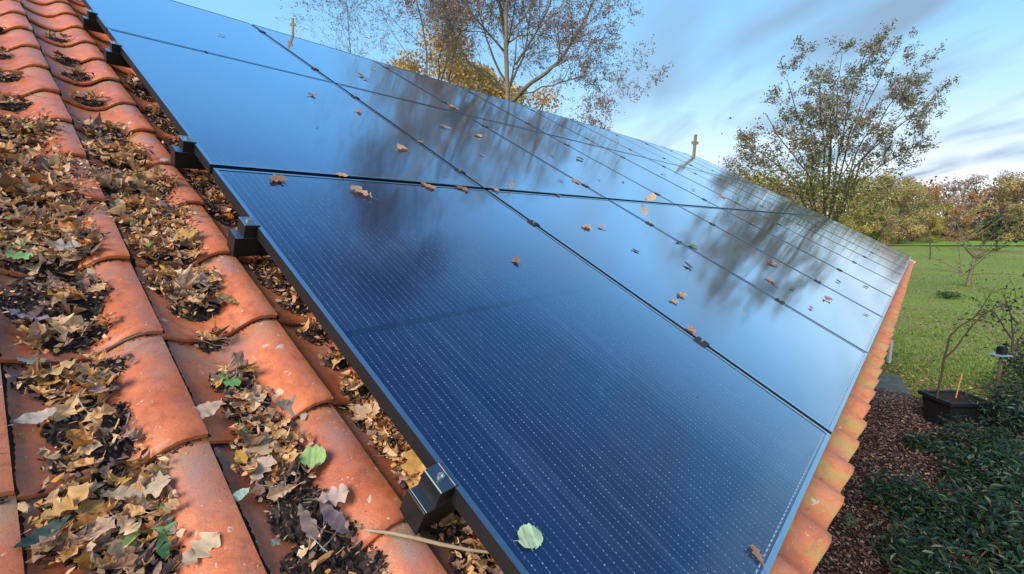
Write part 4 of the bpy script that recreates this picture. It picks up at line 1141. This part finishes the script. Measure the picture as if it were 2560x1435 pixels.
mb.add(V, f); mb.build('tub_body', M_tub, tub)
mb = MB(); o_ = .035
for (a0, a1, b0, b1) in ((-hw - o_, hw + o_, -hd - o_, -hd), (-hw - o_, hw + o_, hd, hd + o_), (-hw - o_, -hw, -hd, hd), (hw, hw + o_, -hd, hd)): cham_box(mb, a0, a1, b0, b1, hh - .05, hh + .012, .008)
mb.build('rim', M_tub, tub)
mb = MB(); box(mb, -hw + .052, hw - .052, -hd + .052, hd - .052, hh - .14, hh - .012); mb.build('soil', M_soil, tub)
mb = MB(); pb = tc_ + [-.02, 0, .3]; tp_ = at(2405, 935, float(tc_[1]))
tube(mb, [pb, tp_], [.009, .009], 8, (.50, .26, .10)); o = mb.build('wooden_stake', M_wood); tag(o, 'orange-brown wooden stake standing in the black tub', 'stake')
# sapling with forked stem
def sapling(name, paths, Y, label, seed, leaf=.07, cols=DG, nleaf=60, r0=.016, col=(.16, .12, .07), cat='tree'):
    r = np.random.default_rng(seed)
    pw = [[at(a_, b_, Y + (c_[0] if c_ else 0)) for a_, b_, *c_ in p_] for p_ in paths]
    base = pw[0][0]; e_ = empty(name, label, cat, loc=tuple(base)); tr, lf = MB(), MB()
    for i, p_ in enumerate(pw):
        P3 = []
        for a_, b_ in zip(p_[:-1], p_[1:]): P3 += list(smooth_path(a_, b_, 4, .02, r))[:-1]
        P3.append(p_[-1]); P3 = np.array(P3) - base
        tube(tr, P3, np.linspace(r0 * (1 if i == 0 else .7), r0 * .3, len(P3)), 6, col)
        for _ in range(5):
            k = int(r.integers(len(P3) // 2, len(P3))); d = r.normal(0, 1, 3); d[2] = abs(d[2]); d /= np.linalg.norm(d)
            tube(tr, smooth_path(P3[k], P3[k] + d * r0 * 18, 4, .05, r), np.linspace(r0 * .25, r0 * .12, 4), 3, col)
        for _ in range(nleaf):
            k = int(r.integers(len(P3) // 2, len(P3))); leafcard(lf, P3[k] + r.normal(0, r0 * 8, 3), leaf * r.uniform(.6, 1.3), pick(cols, r), r)
    tr.build('trunk', M_bark, e_, True); lf.build('crown', M_foliage, e_)
Ys = float(tc_[1]) - .05
sapling('sapling', [[(2343, 996), (2348, 960), (2362, 890), (2375, 840), (2400, 815), (2440, 790), (2475, 735)], [(2362, 895), (2400, 855), (2430, 815), (2460, 785), (2540, 745)]], Ys,
        'thin forked sapling growing beside the left end of the black tub', 81, .06, [(.05, .09, .03), (.09, .11, .03)], 30, .020, (.06, .045, .03))
sapling('small_fruit_tree', [[(2420, 715), (2428, 680), (2435, 650), (2436, 640)], [(2436, 642), (2422, 628), (2412, 615), (2408, 600)], [(2436, 642), (2448, 630), (2453, 612)], [(2432, 665), (2400, 690)]], float(ground(2420, 715)[1]),
        'small gnarled tree with a forked stub crown on the meadow', 82, .10, [(.12, .11, .05), (.09, .08, .04)], 26, .12, (.19, .16, .09))
sapling('bare_tree', [[(2325, 648), (2324, 600), (2323, 560)]], float(ground(2325, 648)[1]), 'thin upright bare tree on the meadow by the roof corner', 83, .12, [(.12, .10, .06)], 14, .07, (.10, .08, .06))
sapling('bare_tree', [[(2492, 628), (2490, 580), (2492, 545)]], float(ground(2492, 628)[1]), 'dark narrow ivy-covered tree before the wood at the right', 84, .5, [(.035, .06, .025), (.05, .07, .03)], 330, .12, (.06, .05, .04))
sapling('bare_shrub', [[(2530, 900), (2532, 840), (2528, 790), (2510, 740)], [(2530, 880), (2560, 830), (2590, 800)], [(2531, 850), (2500, 800), (2480, 775)]], float(ground(2530, 1000)[1]) - .2,
        'leggy shrub with dark branches at the right edge above the evergreens', 85, .07, [(.05, .07, .05), (.10, .09, .06)], 60, .02, (.07, .055, .05))
sapling('leaning_branch_shrub', [[(2480, 1000), (2500, 940), (2535, 900), (2575, 880)], [(2500, 945), (2520, 985), (2560, 970)]], float(ground(2480, 1000)[1]),
        'brushwood with mixed green and brown leaves right of the tub stake', 86, .08, [(.08, .10, .03), (.16, .13, .05), (.04, .06, .03)], 160, .018, (.12, .09, .06))
# bird feeder with a bluish tray
fx = at(2503, 888, 7.2); e_ = empty('bird_feeder', 'black box bird feeder on a bluish tray at the right edge', 'bird feeder', loc=(float(fx[0]), float(fx[1]), 0))
mb = MB(); tube(mb, [(0, 0, 0), (0, 0, fx[2])], [.018, .018], 8, (.08, .07, .06)); mb.build('post', M_wood, e_)
M_tray, _, _ = mat('blue_grey_tray', (.20, .27, .36), .35)
mb = MB(); cham_box(mb, -.14, .10, -.09, .09, fx[2], fx[2] + .015, .004); mb.build('tray', M_tray, e_)
mb = MB(); cham_box(mb, -.045, .045, -.045, .045, fx[2] + .015, fx[2] + .15, .02); mb.build('seed_box', M_tub, e_)
# pale post seen just beyond the tile ends
gx, gy = ground(2222, 905); mb = MB(); cham_box(mb, -.03, .03, -.03, .03, -.02, .55, .01, (.40, .42, .40))
o = mb.build('garden_post', M_wood); o.location = (gx, gy, 0); tag(o, 'short pale post on the grass close to the tile ends', 'post')

for o in bpy.data.objects:
    if o.type == 'MESH' and o.parent is None and 'kind' not in o and 'category' not in o:
        print('UNTAGGED', o.name)
